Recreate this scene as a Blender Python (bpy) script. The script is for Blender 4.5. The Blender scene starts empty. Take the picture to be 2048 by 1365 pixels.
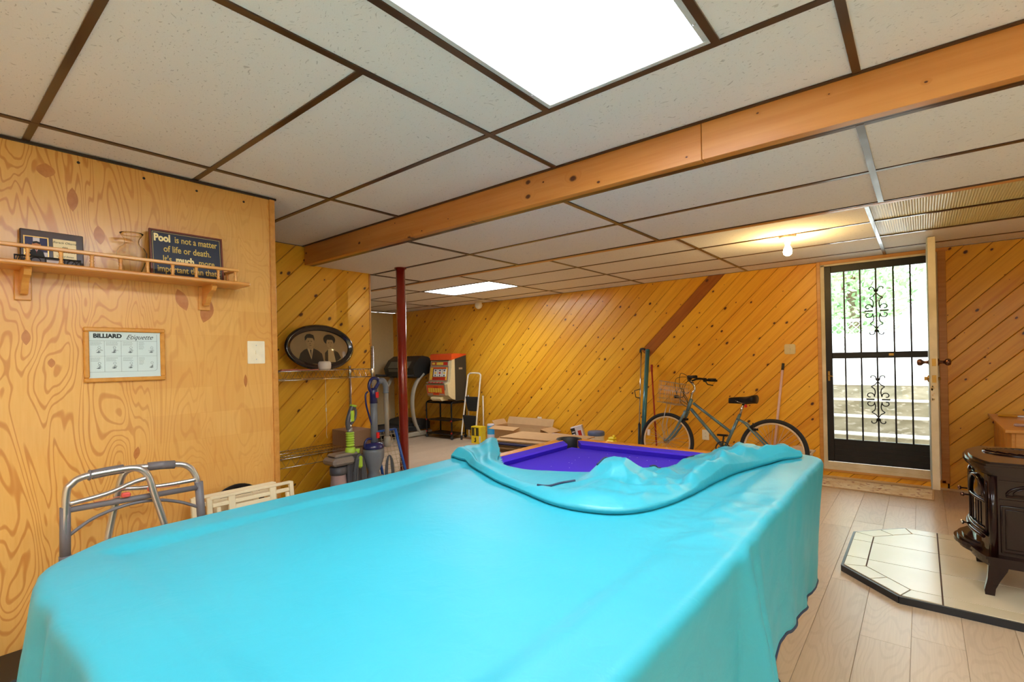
import bpy, bmesh, math, random
from mathutils import Vector, Matrix, noise
from math import sin, cos, pi, radians, hypot, sqrt, atan2
random.seed(7)
SC = bpy.context.scene
COL = SC.collection

# ------------------------------------------------------------------ camera
H = 1.274
YAW, ROLL, FPX = 0.6856, -0.02147, 1002.0
cam_d = bpy.data.cameras.new('camera')
cam_d.sensor_width = 36.0
cam_d.lens = 36.0 * FPX / 2048.0
cam_d.shift_y = 36.8 / 2048.0
cam_d.clip_start = 0.02
cam = bpy.data.objects.new('camera', cam_d)
COL.objects.link(cam)
fw = Vector((-sin(YAW), cos(YAW), 0))
rt = Vector((cos(YAW), sin(YAW), 0))
up = Vector((0, 0, 1))
r2 = rt * cos(ROLL) + up * sin(ROLL)
u2 = -rt * sin(ROLL) + up * cos(ROLL)
cam.matrix_world = Matrix(((r2.x, u2.x, -fw.x, 0), (r2.y, u2.y, -fw.y, 0), (r2.z, u2.z, -fw.z, H), (0, 0, 0, 1)))
SC.camera = cam
SC.view_settings.view_transform = 'Standard'
SC.view_settings.look = 'None'
SC.view_settings.gamma = 1.0
SC.view_settings.use_curve_mapping = False
SC.view_settings.exposure = 1.17

# ------------------------------------------------------------------ world (overcast bright daylight)
w = bpy.data.worlds.new('sky'); SC.world = w; w.use_nodes = True
wn = w.node_tree; wn.nodes.clear()
wo = wn.nodes.new('ShaderNodeOutputWorld'); wb = wn.nodes.new('ShaderNodeBackground')
sk = wn.nodes.new('ShaderNodeTexSky'); sk.sky_type = 'HOSEK_WILKIE'; sk.turbidity = 8; sk.sun_direction = (0.3, 0.5, 0.8)
mx = wn.nodes.new('ShaderNodeMix'); mx.data_type = 'RGBA'; mx.inputs[0].default_value = 0.75
wn.links.new(sk.outputs[0], mx.inputs[6]); mx.inputs[7].default_value = (0.9, 0.97, 1.0, 1)
wn.links.new(mx.outputs[2], wb.inputs[0]); wb.inputs[1].default_value = 4.6
wn.links.new(wb.outputs[0], wo.inputs[0])
PANEL_POWER = 9.0      # troffer diffusers
BULB_POWER = 200.0
SC.cycles.diffuse_bounces = 7
SC.cycles.max_bounces = 14

# ------------------------------------------------------------------ material helpers
MATS = {}
def srgb(r, g, b):
    f = lambda c: (c / 255 / 12.92) if c / 255 <= 0.04045 else ((c / 255 + 0.055) / 1.055) ** 2.4
    return (f(r), f(g), f(b), 1.0)
def newmat(name):
    m = bpy.data.materials.new(name); m.use_nodes = True
    nt = m.node_tree; b = nt.nodes['Principled BSDF']
    MATS[name] = m
    return m, nt, b
def plain(name, rgb, rough=0.5, metal=0.0, var=0.04, scale=30.0, bump=0.0, coat=0.0, spec=0.5, **kw):
    if name in MATS: return MATS[name]
    m, nt, b = newmat(name)
    c = srgb(*rgb)
    tc = nt.nodes.new('ShaderNodeTexCoord'); nz = nt.nodes.new('ShaderNodeTexNoise'); nz.inputs['Scale'].default_value = scale
    nz.inputs['Detail'].default_value = 3
    nt.links.new(tc.outputs['Object'], nz.inputs['Vector'])
    mix = nt.nodes.new('ShaderNodeMix'); mix.data_type = 'RGBA'
    mix.inputs[6].default_value = tuple(max(0, x * (1 - var * 2)) for x in c[:3]) + (1,)
    mix.inputs[7].default_value = tuple(min(1, x * (1 + var * 2)) for x in c[:3]) + (1,)
    nt.links.new(nz.outputs['Fac'], mix.inputs[0]); nt.links.new(mix.outputs[2], b.inputs['Base Color'])
    b.inputs['Roughness'].default_value = rough; b.inputs['Metallic'].default_value = metal
    b.inputs['Coat Weight'].default_value = coat; b.inputs['Coat Roughness'].default_value = 0.05
    b.inputs['Specular IOR Level'].default_value = spec
    if bump:
        bp = nt.nodes.new('ShaderNodeBump'); bp.inputs['Strength'].default_value = bump; bp.inputs['Distance'].default_value = 0.002
        nt.links.new(nz.outputs['Fac'], bp.inputs['Height']); nt.links.new(bp.outputs[0], b.inputs['Normal'])
    return m
def emis(name, rgb, strength):
    m, nt, b = newmat(name)
    c = srgb(*rgb)
    b.inputs['Base Color'].default_value = c
    b.inputs['Emission Color'].default_value = c; b.inputs['Emission Strength'].default_value = strength
    return m
class NT:
    "tiny node-graph helper"
    def __init__(s, nt): s.nt = nt
    def n(s, t, **kw):
        x = s.nt.nodes.new(t)
        for k, v in kw.items():
            if k.startswith('i_'):
                x.inputs[k[2:].replace('_', ' ')].default_value = v
            else: setattr(x, k, v)
        return x
    def l(s, a, b): s.nt.links.new(a, b)
    def math(s, op, a, b=None, clamp=False):
        x = s.n('ShaderNodeMath', operation=op); x.use_clamp = clamp
        for i, v in enumerate((a, b)):
            if v is None: continue
            if hasattr(v, 'links'): s.l(v, x.inputs[i])
            else: x.inputs[i].default_value = v
        return x.outputs[0]
    def mix(s, f, a, b, blend='MIX'):
        x = s.n('ShaderNodeMix', data_type='RGBA', blend_type=blend)
        for i, v in ((0, f), (6, a), (7, b)):
            if hasattr(v, 'links'): s.l(v, x.inputs[i])
            else: x.inputs[i].default_value = v
        return x.outputs[2]
    def ramp(s, f, stops):
        x = s.n('ShaderNodeValToRGB'); e = x.color_ramp.elements
        while len(e) < len(stops): e.new(0.5)
        for i, (p, c) in enumerate(stops):
            e[i].position = p; e[i].color = c if len(c) == 4 else tuple(c) + (1,)
        s.l(f, x.inputs[0]); return x.outputs[0]
    def smooth(s, v, a, b):
        x = s.n('ShaderNodeMapRange', interpolation_type='SMOOTHSTEP')
        s.l(v, x.inputs[0]); x.inputs[1].default_value = a; x.inputs[2].default_value = b
        return x.outputs[0]
def pine(name, light, dark, knots=True, rough=0.38, gscale=1.0, knotc=(84, 40, 14), coat=0.25):
    "planed pine: grain runs along object x; every object gets its own tone, grain and knots"
    m, nt, b = newmat(name); g = NT(nt)
    tc = g.n('ShaderNodeTexCoord'); oi = g.n('ShaderNodeObjectInfo')
    off = g.n('ShaderNodeVectorMath', operation='SCALE'); off.inputs[0].default_value = (91.3, 47.7, 13.1)
    g.l(oi.outputs['Random'], off.inputs[3])
    add = g.n('ShaderNodeVectorMath', operation='ADD'); g.l(tc.outputs['Object'], add.inputs[0]); g.l(off.outputs[0], add.inputs[1])
    # knots
    mpk = g.n('ShaderNodeMapping'); mpk.inputs['Scale'].default_value = (4.2, 6.2, 6.2); g.l(add.outputs[0], mpk.inputs[0])
    vo = g.n('ShaderNodeTexVoronoi', voronoi_dimensions='2D'); vo.inputs['Scale'].default_value = 1.0; g.l(mpk.outputs[0], vo.inputs['Vector'])
    wob = g.n('ShaderNodeTexNoise'); wob.inputs['Scale'].default_value = 6.0; g.l(mpk.outputs[0], wob.inputs['Vector'])
    sepc = g.n('ShaderNodeSeparateColor'); g.l(vo.outputs['Color'], sepc.inputs[0])
    d = g.math('ADD', vo.outputs['Distance'], g.math('MULTIPLY', g.math('SUBTRACT', wob.outputs['Fac'], 0.5), 0.05))
    rad = g.math('ADD', g.math('MULTIPLY', g.math('POWER', sepc.outputs[0], 2.0), 0.085), 0.012)
    kd = g.math('DIVIDE', d, rad)
    knot = g.math('SUBTRACT', 1.0, g.smooth(kd, 0.55, 1.15))
    halo = g.math('SUBTRACT', 1.0, g.smooth(kd, 0.6, 3.0))
    # grain
    mp = g.n('ShaderNodeMapping'); mp.inputs['Scale'].default_value = (1.6 * gscale, 34 * gscale, 34 * gscale); g.l(add.outputs[0], mp.inputs[0])
    bend = g.n('ShaderNodeVectorMath', operation='ADD'); 
    cm = g.n('ShaderNodeCombineXYZ'); g.l(g.math('MULTIPLY', halo, 2.0 if knots else 0.0), cm.inputs[1])
    g.l(mp.outputs[0], bend.inputs[0]); g.l(cm.outputs[0], bend.inputs[1])
    n1 = g.n('ShaderNodeTexNoise'); n1.inputs['Scale'].default_value = 1.0; n1.inputs['Detail'].default_value = 5; n1.inputs['Roughness'].default_value = 0.6
    g.l(bend.outputs[0], n1.inputs['Vector'])
    mp2 = g.n('ShaderNodeMapping'); mp2.inputs['Scale'].default_value = (1.1, 6, 6); g.l(add.outputs[0], mp2.inputs[0])
    n2 = g.n('ShaderNodeTexNoise'); n2.inputs['Scale'].default_value = 1.0; n2.inputs['Detail'].default_value = 2; g.l(mp2.outputs[0], n2.inputs['Vector'])
    f = g.math('ADD', g.math('MULTIPLY', g.smooth(n1.outputs['Fac'], 0.3, 0.75), 0.55), g.math('MULTIPLY', n2.outputs['Fac'], 0.35))
    f = g.math('ADD', f, g.math('MULTIPLY', g.math('SUBTRACT', oi.outputs['Random'], 0.5), 0.55))
    col = g.mix(g.math('MULTIPLY', f, 1.0, True), srgb(*light), srgb(*dark))
    if knots:
        col = g.mix(g.math('MULTIPLY', halo, 0.35), col, srgb(*dark))
        col = g.mix(knot, col, srgb(*knotc))
    g.l(col, b.inputs['Base Color'])
    b.inputs['Roughness'].default_value = rough; b.inputs['Coat Weight'].default_value = coat; b.inputs['Coat Roughness'].default_value = 0.18
    bp = g.n('ShaderNodeBump'); bp.inputs['Strength'].default_value = 0.12; bp.inputs['Distance'].default_value = 0.001
    g.l(n1.outputs['Fac'], bp.inputs['Height']); g.l(bp.outputs[0], b.inputs['Normal'])
    return m
def plywood(name):
    m, nt, b = newmat(name); g = NT(nt)
    tc = g.n('ShaderNodeTexCoord')
    sep = g.n('ShaderNodeSeparateXYZ'); g.l(tc.outputs['Object'], sep.inputs[0])
    y, z = sep.outputs[1], sep.outputs[2]
    mp = g.n('ShaderNodeMapping'); mp.inputs['Scale'].default_value = (1, 3.6, 0.9); g.l(tc.outputs['Object'], mp.inputs[0])
    n1 = g.n('ShaderNodeTexNoise'); n1.inputs['Scale'].default_value = 1.5; n1.inputs['Detail'].default_value = 2.5; n1.inputs['Roughness'].default_value = 0.45; n1.inputs['Distortion'].default_value = 0.5
    g.l(mp.outputs[0], n1.inputs['Vector'])
    sn = g.math('SINE', g.math('MULTIPLY', n1.outputs['Fac'], 150.0))
    fine = g.n('ShaderNodeTexNoise'); fine.inputs['Scale'].default_value = 1.0; fine.inputs['Detail'].default_value = 4
    mf = g.n('ShaderNodeMapping'); mf.inputs['Scale'].default_value = (1, 90, 8); g.l(tc.outputs['Object'], mf.inputs[0]); g.l(mf.outputs[0], fine.inputs['Vector'])
    line = g.smooth(sn, 0.35, 1.0)
    # strong flame grain near the camera, quieter towards the corner
    near = g.math('SUBTRACT', 1.0, g.smooth(y, 0.45, 1.0))
    amt = g.math('ADD', g.math('MULTIPLY', near, 0.42), 0.18)
    base = g.mix(fine.outputs['Fac'], srgb(238, 190, 112), srgb(226, 168, 84))
    # veneer patches of slightly different tone
    cb = g.n('ShaderNodeCombineXYZ'); g.l(y, cb.inputs[0]); g.l(z, cb.inputs[1])
    br = g.n('ShaderNodeTexBrick'); br.offset = 0.37; br.squash = 0.8
    for k, v in (('Scale', 1.0), ('Brick Width', 0.19), ('Row Height', 0.13), ('Mortar Size', 0.002), ('Mortar Smooth', 0.5)): br.inputs[k].default_value = v
    br.inputs['Color1'].default_value = (0, 0, 0, 1); br.inputs['Color2'].default_value = (1, 1, 1, 1); br.inputs['Mortar'].default_value = (0.75, 0.75, 0.75, 1)
    g.l(cb.outputs[0], br.inputs['Vector'])
    col = g.mix(g.math('MULTIPLY', g.math('MULTIPLY', br.outputs['Color'], g.math('SUBTRACT', 1.15, near)), 0.4), base, srgb(214, 150, 72))
    pt = g.n('ShaderNodeTexNoise'); pt.inputs['Scale'].default_value = 2.3; g.l(tc.outputs['Object'], pt.inputs['Vector'])
    col = g.mix(g.math('MULTIPLY', g.smooth(pt.outputs['Fac'], 0.45, 0.7), 0.35), col, srgb(212, 146, 70))
    col = g.mix(g.math('MULTIPLY', line, amt), col, srgb(190, 110, 36))
    g.l(col, b.inputs['Base Color']); b.inputs['Roughness'].default_value = 0.3
    b.inputs['Coat Weight'].default_value = 0.3; b.inputs['Coat Roughness'].default_value = 0.2
    return m
def vinyl(name, light, dark):
    m, nt, b = newmat(name); g = NT(nt)
    tc = g.n('ShaderNodeTexCoord'); oi = g.n('ShaderNodeObjectInfo')
    off = g.n('ShaderNodeVectorMath', operation='SCALE'); off.inputs[0].default_value = (53.3, 21.7, 0); g.l(oi.outputs['Random'], off.inputs[3])
    add = g.n('ShaderNodeVectorMath', operation='ADD'); g.l(tc.outputs['Object'], add.inputs[0]); g.l(off.outputs[0], add.inputs[1])
    mp = g.n('ShaderNodeMapping'); mp.inputs['Scale'].default_value = (7, 1.5, 1); g.l(add.outputs[0], mp.inputs[0])
    n1 = g.n('ShaderNodeTexNoise'); n1.inputs['Scale'].default_value = 1.0; n1.inputs['Detail'].default_value = 1.5; n1.inputs['Distortion'].default_value = 0.4
    g.l(mp.outputs[0], n1.inputs['Vector'])
    sn = g.math('SINE', g.math('MULTIPLY', n1.outputs['Fac'], 95.0))
    mf = g.n('ShaderNodeMapping'); mf.inputs['Scale'].default_value = (160, 5, 1); g.l(add.outputs[0], mf.inputs[0])
    n2 = g.n('ShaderNodeTexNoise'); n2.inputs['Scale'].default_value = 1.0; n2.inputs['Detail'].default_value = 4; g.l(mf.outputs[0], n2.inputs['Vector'])
    f = g.math('ADD', g.math('MULTIPLY', g.smooth(sn, 0.2, 1.0), 0.17), g.math('MULTIPLY', n2.outputs['Fac'], 0.5))
    f = g.math('ADD', f, g.math('MULTIPLY', g.math('SUBTRACT', oi.outputs['Random'], 0.5), 0.35))
    g.l(g.mix(g.math('MULTIPLY', f, 1.0, True), srgb(*light), srgb(*dark)), b.inputs['Base Color'])
    b.inputs['Roughness'].default_value = 0.34
    bp = g.n('ShaderNodeBump'); bp.inputs['Strength'].default_value = 0.1; bp.inputs['Distance'].default_value = 0.001
    g.l(n2.outputs['Fac'], bp.inputs['Height']); g.l(bp.outputs[0], b.inputs['Normal'])
    return m
def acoustic(name):
    m, nt, b = newmat(name); g = NT(nt)
    tc = g.n('ShaderNodeTexCoord'); oi = g.n('ShaderNodeObjectInfo')
    off = g.n('ShaderNodeVectorMath', operation='SCALE'); off.inputs[0].default_value = (17.3, 29.7, 0); g.l(oi.outputs['Random'], off.inputs[3])
    add = g.n('ShaderNodeVectorMath', operation='ADD'); g.l(tc.outputs['Object'], add.inputs[0]); g.l(off.outputs[0], add.inputs[1])
    mp = g.n('ShaderNodeMapping'); mp.inputs['Scale'].default_value = (70, 150, 1); mp.inputs['Rotation'].default_value = (0, 0, 0.6)
    dist = g.n('ShaderNodeTexNoise'); dist.inputs['Scale'].default_value = 9; g.l(add.outputs[0], dist.inputs['Vector'])
    va = g.n('ShaderNodeVectorMath', operation='MULTIPLY_ADD'); g.l(dist.outputs['Color'], va.inputs[0]); va.inputs[1].default_value = (0.12, 0.12, 0); g.l(add.outputs[0], va.inputs[2])
    g.l(va.outputs[0], mp.inputs[0])
    n1 = g.n('ShaderNodeTexNoise'); n1.inputs['Scale'].default_value = 1.0; n1.inputs['Detail'].default_value = 1; g.l(mp.outputs[0], n1.inputs['Vector'])
    pit = g.smooth(n1.outputs['Fac'], 0.645, 0.72)
    n2 = g.n('ShaderNodeTexNoise'); n2.inputs['Scale'].default_value = 260; g.l(add.outputs[0], n2.inputs['Vector'])
    base = g.mix(n2.outputs['Fac'], srgb(240, 237, 231), srgb(230, 226, 219))
    g.l(g.mix(g.math('MULTIPLY', pit, 0.42), base, srgb(140, 130, 118)), b.inputs['Base Color'])
    b.inputs['Roughness'].default_value = 0.95; b.inputs['Specular IOR Level'].default_value = 0.1
    bp = g.n('ShaderNodeBump'); bp.inputs['Strength'].default_value = 0.25; bp.inputs['Distance'].default_value = 0.002; bp.invert = True
    g.l(pit, bp.inputs['Height']); g.l(bp.outputs[0], b.inputs['Normal'])
    return m
def mottled(name, c1, c2, scale=6, rough=0.8, c3=None, stretch=(1, 1, 1), lo=0.35, hi=0.65, bump=0.2):
    m, nt, b = newmat(name); g = NT(nt)
    tc = g.n('ShaderNodeTexCoord'); mp = g.n('ShaderNodeMapping'); mp.inputs['Scale'].default_value = stretch; g.l(tc.outputs['Object'], mp.inputs[0])
    n1 = g.n('ShaderNodeTexNoise'); n1.inputs['Scale'].default_value = scale; n1.inputs['Detail'].default_value = 6; g.l(mp.outputs[0], n1.inputs['Vector'])
    col = g.mix(g.smooth(n1.outputs['Fac'], lo, hi), srgb(*c1), srgb(*c2))
    if c3:
        n2 = g.n('ShaderNodeTexNoise'); n2.inputs['Scale'].default_value = scale * 3.7; n2.inputs['Detail'].default_value = 4; g.l(mp.outputs[0], n2.inputs['Vector'])
        col = g.mix(g.smooth(n2.outputs['Fac'], 0.55, 0.68), col, srgb(*c3))
    g.l(col, b.inputs['Base Color']); b.inputs['Roughness'].default_value = rough
    bp = g.n('ShaderNodeBump'); bp.inputs['Strength'].default_value = bump; bp.inputs['Distance'].default_value = 0.004
    g.l(n1.outputs['Fac'], bp.inputs['Height']); g.l(bp.outputs[0], b.inputs['Normal'])
    return m
def glassy(name, tint=(248, 252, 252), rough=0.02, alpha=0.06, ior=1.45):
    "thin pane: mostly see-through with a real reflection"
    m, nt, b = newmat(name); g = NT(nt)
    out = nt.nodes['Material Output']
    tr = g.n('ShaderNodeBsdfTransparent'); tr.inputs[0].default_value = srgb(*tint)
    gl = g.n('ShaderNodeBsdfGlossy'); gl.inputs['Roughness'].default_value = rough
    fr = g.n('ShaderNodeFresnel'); fr.inputs[0].default_value = ior
    mx = g.n('ShaderNodeMixShader'); g.l(g.math('ADD', fr.outputs[0], alpha - 0.04, True), mx.inputs[0]); g.l(tr.outputs[0], mx.inputs[1]); g.l(gl.outputs[0], mx.inputs[2])
    g.l(mx.outputs[0], out.inputs['Surface'])
    return m

# ------------------------------------------------------------------ mesh helpers
class MB:
    def __init__(s, off=(0, 0, 0)):
        s.v = []; s.f = []; s.mi = []; s.sm = []; s.cur = 0; s.off = Vector(off); s.smooth = False
    def _add(s, vs, fs, smooth=None):
        o = len(s.v); s.v += [tuple(Vector(p) - s.off) for p in vs]
        for f in fs:
            s.f.append([o + i for i in f]); s.mi.append(s.cur); s.sm.append(s.smooth if smooth is None else smooth)
        return s
    def mat(s, i): s.cur = i; return s
    def box(s, x0, x1, y0, y1, z0, z1, bev=0.0):
        x0, x1 = sorted((x0, x1)); y0, y1 = sorted((y0, y1)); z0, z1 = sorted((z0, z1))
        if bev <= 0:
            vs = [(x, y, z) for z in (z0, z1) for y in (y0, y1) for x in (x0, x1)]
            return s._add(vs, [(0, 2, 3, 1), (4, 5, 7, 6), (0, 1, 5, 4), (2, 6, 7, 3), (0, 4, 6, 2), (1, 3, 7, 5)], False)
        b = min(bev, (x1 - x0) / 2.01, (y1 - y0) / 2.01, (z1 - z0) / 2.01)
        bm = bmesh.new(); bmesh.ops.create_cube(bm, size=1)
        for v in bm.verts:
            v.co = Vector(((x0 + x1) / 2 + v.co.x * (x1 - x0), (y0 + y1) / 2 + v.co.y * (y1 - y0), (z0 + z1) / 2 + v.co.z * (z1 - z0)))
        bmesh.ops.bevel(bm, geom=bm.edges[:], offset=b, segments=1, affect='EDGES')
        bm.verts.index_update()
        s._add([v.co[:] for v in bm.verts], [[v.index for v in f.verts] for f in bm.faces], False); bm.free(); return s
    def obox(s, c, ax, ay, az, hx, hy, hz):
        "oriented box: centre, three unit axes, half sizes"
        c = Vector(c); ax, ay, az = Vector(ax), Vector(ay), Vector(az)
        vs = [c + ax * (i * hx) + ay * (j * hy) + az * (k * hz) for k in (-1, 1) for j in (-1, 1) for i in (-1, 1)]
        return s._add(vs, [(0, 2, 3, 1), (4, 5, 7, 6), (0, 1, 5, 4), (2, 6, 7, 3), (0, 4, 6, 2), (1, 3, 7, 5)], False)
    def bar(s, a, b, wdt, hgt, upv=(0, 0, 1)):
        a, b = Vector(a), Vector(b); d = (b - a); L = d.length; d.normalize()
        sd = d.cross(Vector(upv)); 
        if sd.length < 1e-5: sd = d.cross(Vector((0, 1, 0)))
        sd.normalize(); u = sd.cross(d)
        return s.obox((a + b) / 2, d, sd, u, L / 2, wdt / 2, hgt / 2)
    def tube(s, pts, r, n=10, cap=True, closed=False, flat=1.0):
        pts = [Vector(p) for p in pts]; m = len(pts)
        rs = r if isinstance(r, (list, tuple)) else [r] * m
        rings = []; prev = None
        for i, p in enumerate(pts):
            if closed: t = pts[(i + 1) % m] - pts[i - 1]
            elif i == 0: t = pts[1] - pts[0]
            elif i == m - 1: t = pts[-1] - pts[-2]
            else: t = (pts[i + 1] - p).normalized() + (p - pts[i - 1]).normalized()
            t.normalize()
            if prev is None:
                a = Vector((0, 0, 1)) if abs(t.z) < 0.9 else Vector((1, 0, 0))
                nx = t.cross(a).normalized()
            else:
                nx = prev - t * prev.dot(t)
                nx = nx.normalized() if nx.length > 1e-6 else t.orthogonal().normalized()
            prev = nx; ny = t.cross(nx)
            rings.append([p + nx * (rs[i] * cos(2 * pi * k / n)) + ny * (rs[i] * flat * sin(2 * pi * k / n)) for k in range(n)])
        vs = [v for rg in rings for v in rg]; fs = []
        for i in range(m if closed else m - 1):
            j = (i + 1) % m
            for k in range(n): fs.append((i * n + k, i * n + (k + 1) % n, j * n + (k + 1) % n, j * n + k))
        s._add(vs, fs, True)
        if cap and not closed:
            s._add(rings[0], [tuple(range(n))[::-1]], False); s._add(rings[-1], [tuple(range(n))], False)
        return s
    def cyl(s, a, b, r, n=16, r2=None, cap=True): return s.tube([a, b], [r, r if r2 is None else r2], n, cap)
    def lathe(s, prof, c=(0, 0, 0), ax=(0, 0, 1), n=24, close=True):
        "prof: (radius, height along ax)"
        c = Vector(c); ax = Vector(ax).normalized(); a = ax.orthogonal().normalized(); b = ax.cross(a)
        vs = []; fs = []
        for r, h in prof:
            for k in range(n):
                t = 2 * pi * k / n; vs.append(c + ax * h + (a * cos(t) + b * sin(t)) * r)
        m = len(prof)
        for i in range(m - 1):
            for k in range(n): fs.append((i * n + k, i * n + (k + 1) % n, (i + 1) * n + (k + 1) % n, (i + 1) * n + k))
        s._add(vs, fs, True)
        if close:
            if prof[0][0] > 1e-5: s._add(vs[:n], [tuple(range(n))[::-1]], False)
            if prof[-1][0] > 1e-5: s._add(vs[-n:], [tuple(range(n))], False)
        return s
    def prism(s, poly, a, b, O=(0, 0, 0), U=(1, 0, 0), V=(0, 1, 0), W=(0, 0, 1), smooth=False):
        "polygon in U,V extruded from a to b along W"
        O, U, V, W = Vector(O), Vector(U), Vector(V), Vector(W); n = len(poly)
        vs = [O + U * p[0] + V * p[1] + W * h for h in (a, b) for p in poly]
        s._add(vs, [tuple(range(n))[::-1], tuple(range(n, 2 * n))], False)
        return s._add(vs, [(i, (i + 1) % n, n + (i + 1) % n, n + i) for i in range(n)], smooth)
    def ball(s, c, r, n=16, m=10, sc=(1, 1, 1)):
        c = Vector(c); vs = []; fs = []
        for i in range(m + 1):
            ph = pi * i / m
            for k in range(n):
                t = 2 * pi * k / n
                vs.append(c + Vector((r * sc[0] * sin(ph) * cos(t), r * sc[1] * sin(ph) * sin(t), r * sc[2] * cos(ph))))
        for i in range(m):
            for k in range(n): fs.append((i * n + k, (i + 1) * n + k, (i + 1) * n + (k + 1) % n, i * n + (k + 1) % n))
        return s._add(vs, fs, True)
    def grid(s, P, smooth=True):
        "P: rows of points"
        n = len(P[0]); vs = [p for r in P for p in r]
        return s._add(vs, [(i * n + j, i * n + j + 1, (i + 1) * n + j + 1, (i + 1) * n + j) for i in range(len(P) - 1) for j in range(n - 1)], smooth)
    def build(s, name, mats, parent=None, fix=True, **props):
        me = bpy.data.meshes.new(name); me.from_pydata(s.v, [], s.f)
        for m in (mats if isinstance(mats, (list, tuple)) else [mats]): me.materials.append(m)
        me.polygons.foreach_set('material_index', s.mi); me.polygons.foreach_set('use_smooth', s.sm)
        me.validate()
        if fix:
            bm = bmesh.new(); bm.from_mesh(me); bmesh.ops.remove_doubles(bm, verts=bm.verts, dist=1e-5)
            bmesh.ops.recalc_face_normals(bm, faces=bm.faces); bm.to_mesh(me); bm.free()
        me.update()
        o = bpy.data.objects.new(name, me); COL.objects.link(o)
        if parent is not None: o.parent = parent
        for k, v in props.items(): o[k] = v
        return o
def tag(o, label=None, cat=None, group=None, kind=None):
    if label: o['label'] = label
    if cat: o['category'] = cat
    if group: o['group'] = group
    if kind: o['kind'] = kind
    return o
def thing(name, label, cat, loc=(0, 0, 0), rz=0.0, group=None):
    o = bpy.data.objects.new(name, None); COL.objects.link(o); o.location = loc; o.rotation_euler = (0, 0, rz)
    o.empty_display_size = 0.1
    return tag(o, label, cat, group)
def solo(mb, name, mats, label, cat, loc=(0, 0, 0), rz=0, group=None, **kw):
    o = mb.build(name, mats, **kw); o.location = loc; o.rotation_euler = (0, 0, rz); return tag(o, label, cat, group)
def struct(mb, name, mats, parent=None):
    o = mb.build(name, mats, parent)
    if parent is None: o['kind'] = 'structure'
    return o
def link_copy(o, parent, loc=None):
    c = o.copy(); COL.objects.link(c); c.parent = parent
    if loc is not None: c.location = loc
    return c
def place(o, mw):
    o.matrix_basis = mw
def text(name, body, size, mat, parent, M, ext=0.0004, offset=0.0, shear=0.0, align='CENTER', sx=1.0, spacing=1.0, line=1.0):
    cu = bpy.data.curves.new(name, 'FONT'); cu.body = body; cu.size = size; cu.extrude = ext; cu.offset = offset; cu.shear = shear
    cu.align_x = align; cu.align_y = 'CENTER'; cu.space_character = spacing; cu.space_line = line; cu.resolution_u = 3
    t = bpy.data.objects.new(name, cu); COL.objects.link(t)
    dg = bpy.context.evaluated_depsgraph_get(); me = bpy.data.meshes.new_from_object(t.evaluated_get(dg))
    bpy.data.objects.remove(t); bpy.data.curves.remove(cu)
    o = bpy.data.objects.new(name, me); COL.objects.link(o); me.materials.clear(); me.materials.append(mat)
    o.parent = parent; o.matrix_basis = M @ Matrix.Diagonal((sx, 1, 1, 1))
    return o
def frame3(O, U, V):
    "matrix with x along U, y along V"
    U = Vector(U).normalized(); V = Vector(V).normalized(); W = U.cross(V)
    return Matrix(((U.x, V.x, W.x, O[0]), (U.y, V.y, W.y, O[1]), (U.z, V.z, W.z, O[2]), (0, 0, 0, 1)))
def catmull(pts, k=6, closed=False):
    P = [Vector(p) for p in pts]; n = len(P); out = []
    for i in range(n if closed else n - 1):
        p0 = P[(i - 1) % n] if closed or i > 0 else P[0]; p1 = P[i]; p2 = P[(i + 1) % n]; p3 = P[(i + 2) % n] if closed or i + 2 < n else P[-1]
        for j in range(k):
            t = j / k
            out.append(0.5 * ((2 * p1) + (p2 - p0) * t + (2 * p0 - 5 * p1 + 4 * p2 - p3) * t * t + (3 * p1 - p0 - 3 * p2 + p3) * t ** 3))
    if not closed: out.append(P[-1])
    return out
def clip_poly(poly, x0, x1, y0, y1):
    def cl(pl, ins, inter):
        out = []
        for i in range(len(pl)):
            a, b = pl[i - 1], pl[i]
            if ins(b):
                if not ins(a): out.append(inter(a, b))
                out.append(b)
            elif ins(a): out.append(inter(a, b))
        return out
    def X(c): return lambda a, b: (c, a[1] + (b[1] - a[1]) * (c - a[0]) / (b[0] - a[0]))
    def Yc(c): return lambda a, b: (a[0] + (b[0] - a[0]) * (c - a[1]) / (b[1] - a[1]), c)
    for ins, it in ((lambda p: p[0] >= x0, X(x0)), (lambda p: p[0] <= x1, X(x1)), (lambda p: p[1] >= y0, Yc(y0)), (lambda p: p[1] <= y1, Yc(y1))):
        poly = cl(poly, ins, it)
        if len(poly) < 3: return []
    return poly
def inset(poly, d):
    "inset a convex CCW polygon"
    n = len(poly); out = []
    ar = sum(poly[i - 1][0] * poly[i][1] - poly[i][0] * poly[i - 1][1] for i in range(n))
    if ar < 0: poly = poly[::-1]
    E = []
    for i in range(n):
        a, b = poly[i], poly[(i + 1) % n]; L = hypot(b[0] - a[0], b[1] - a[1])
        if L < 1e-4: continue
        nx, ny = -(b[1] - a[1]) / L, (b[0] - a[0]) / L
        E.append((a[0] + nx * d, a[1] + ny * d, (b[0] - a[0]) / L, (b[1] - a[1]) / L, a))
    m = len(E); keep = []
    for i in range(m):
        a, b = E[i - 1], E[i]; det = a[2] * b[3] - a[3] * b[2]
        if abs(det) < 1e-6: return None, None
        t = ((b[0] - a[0]) * b[3] - (b[1] - a[1]) * b[2]) / det
        out.append((a[0] + a[2] * t, a[1] + a[3] * t)); keep.append(b[4])
    ar2 = sum(out[i - 1][0] * out[i][1] - out[i][0] * out[i - 1][1] for i in range(m))
    if ar2 <= 0: return None, None
    return out, keep
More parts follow.
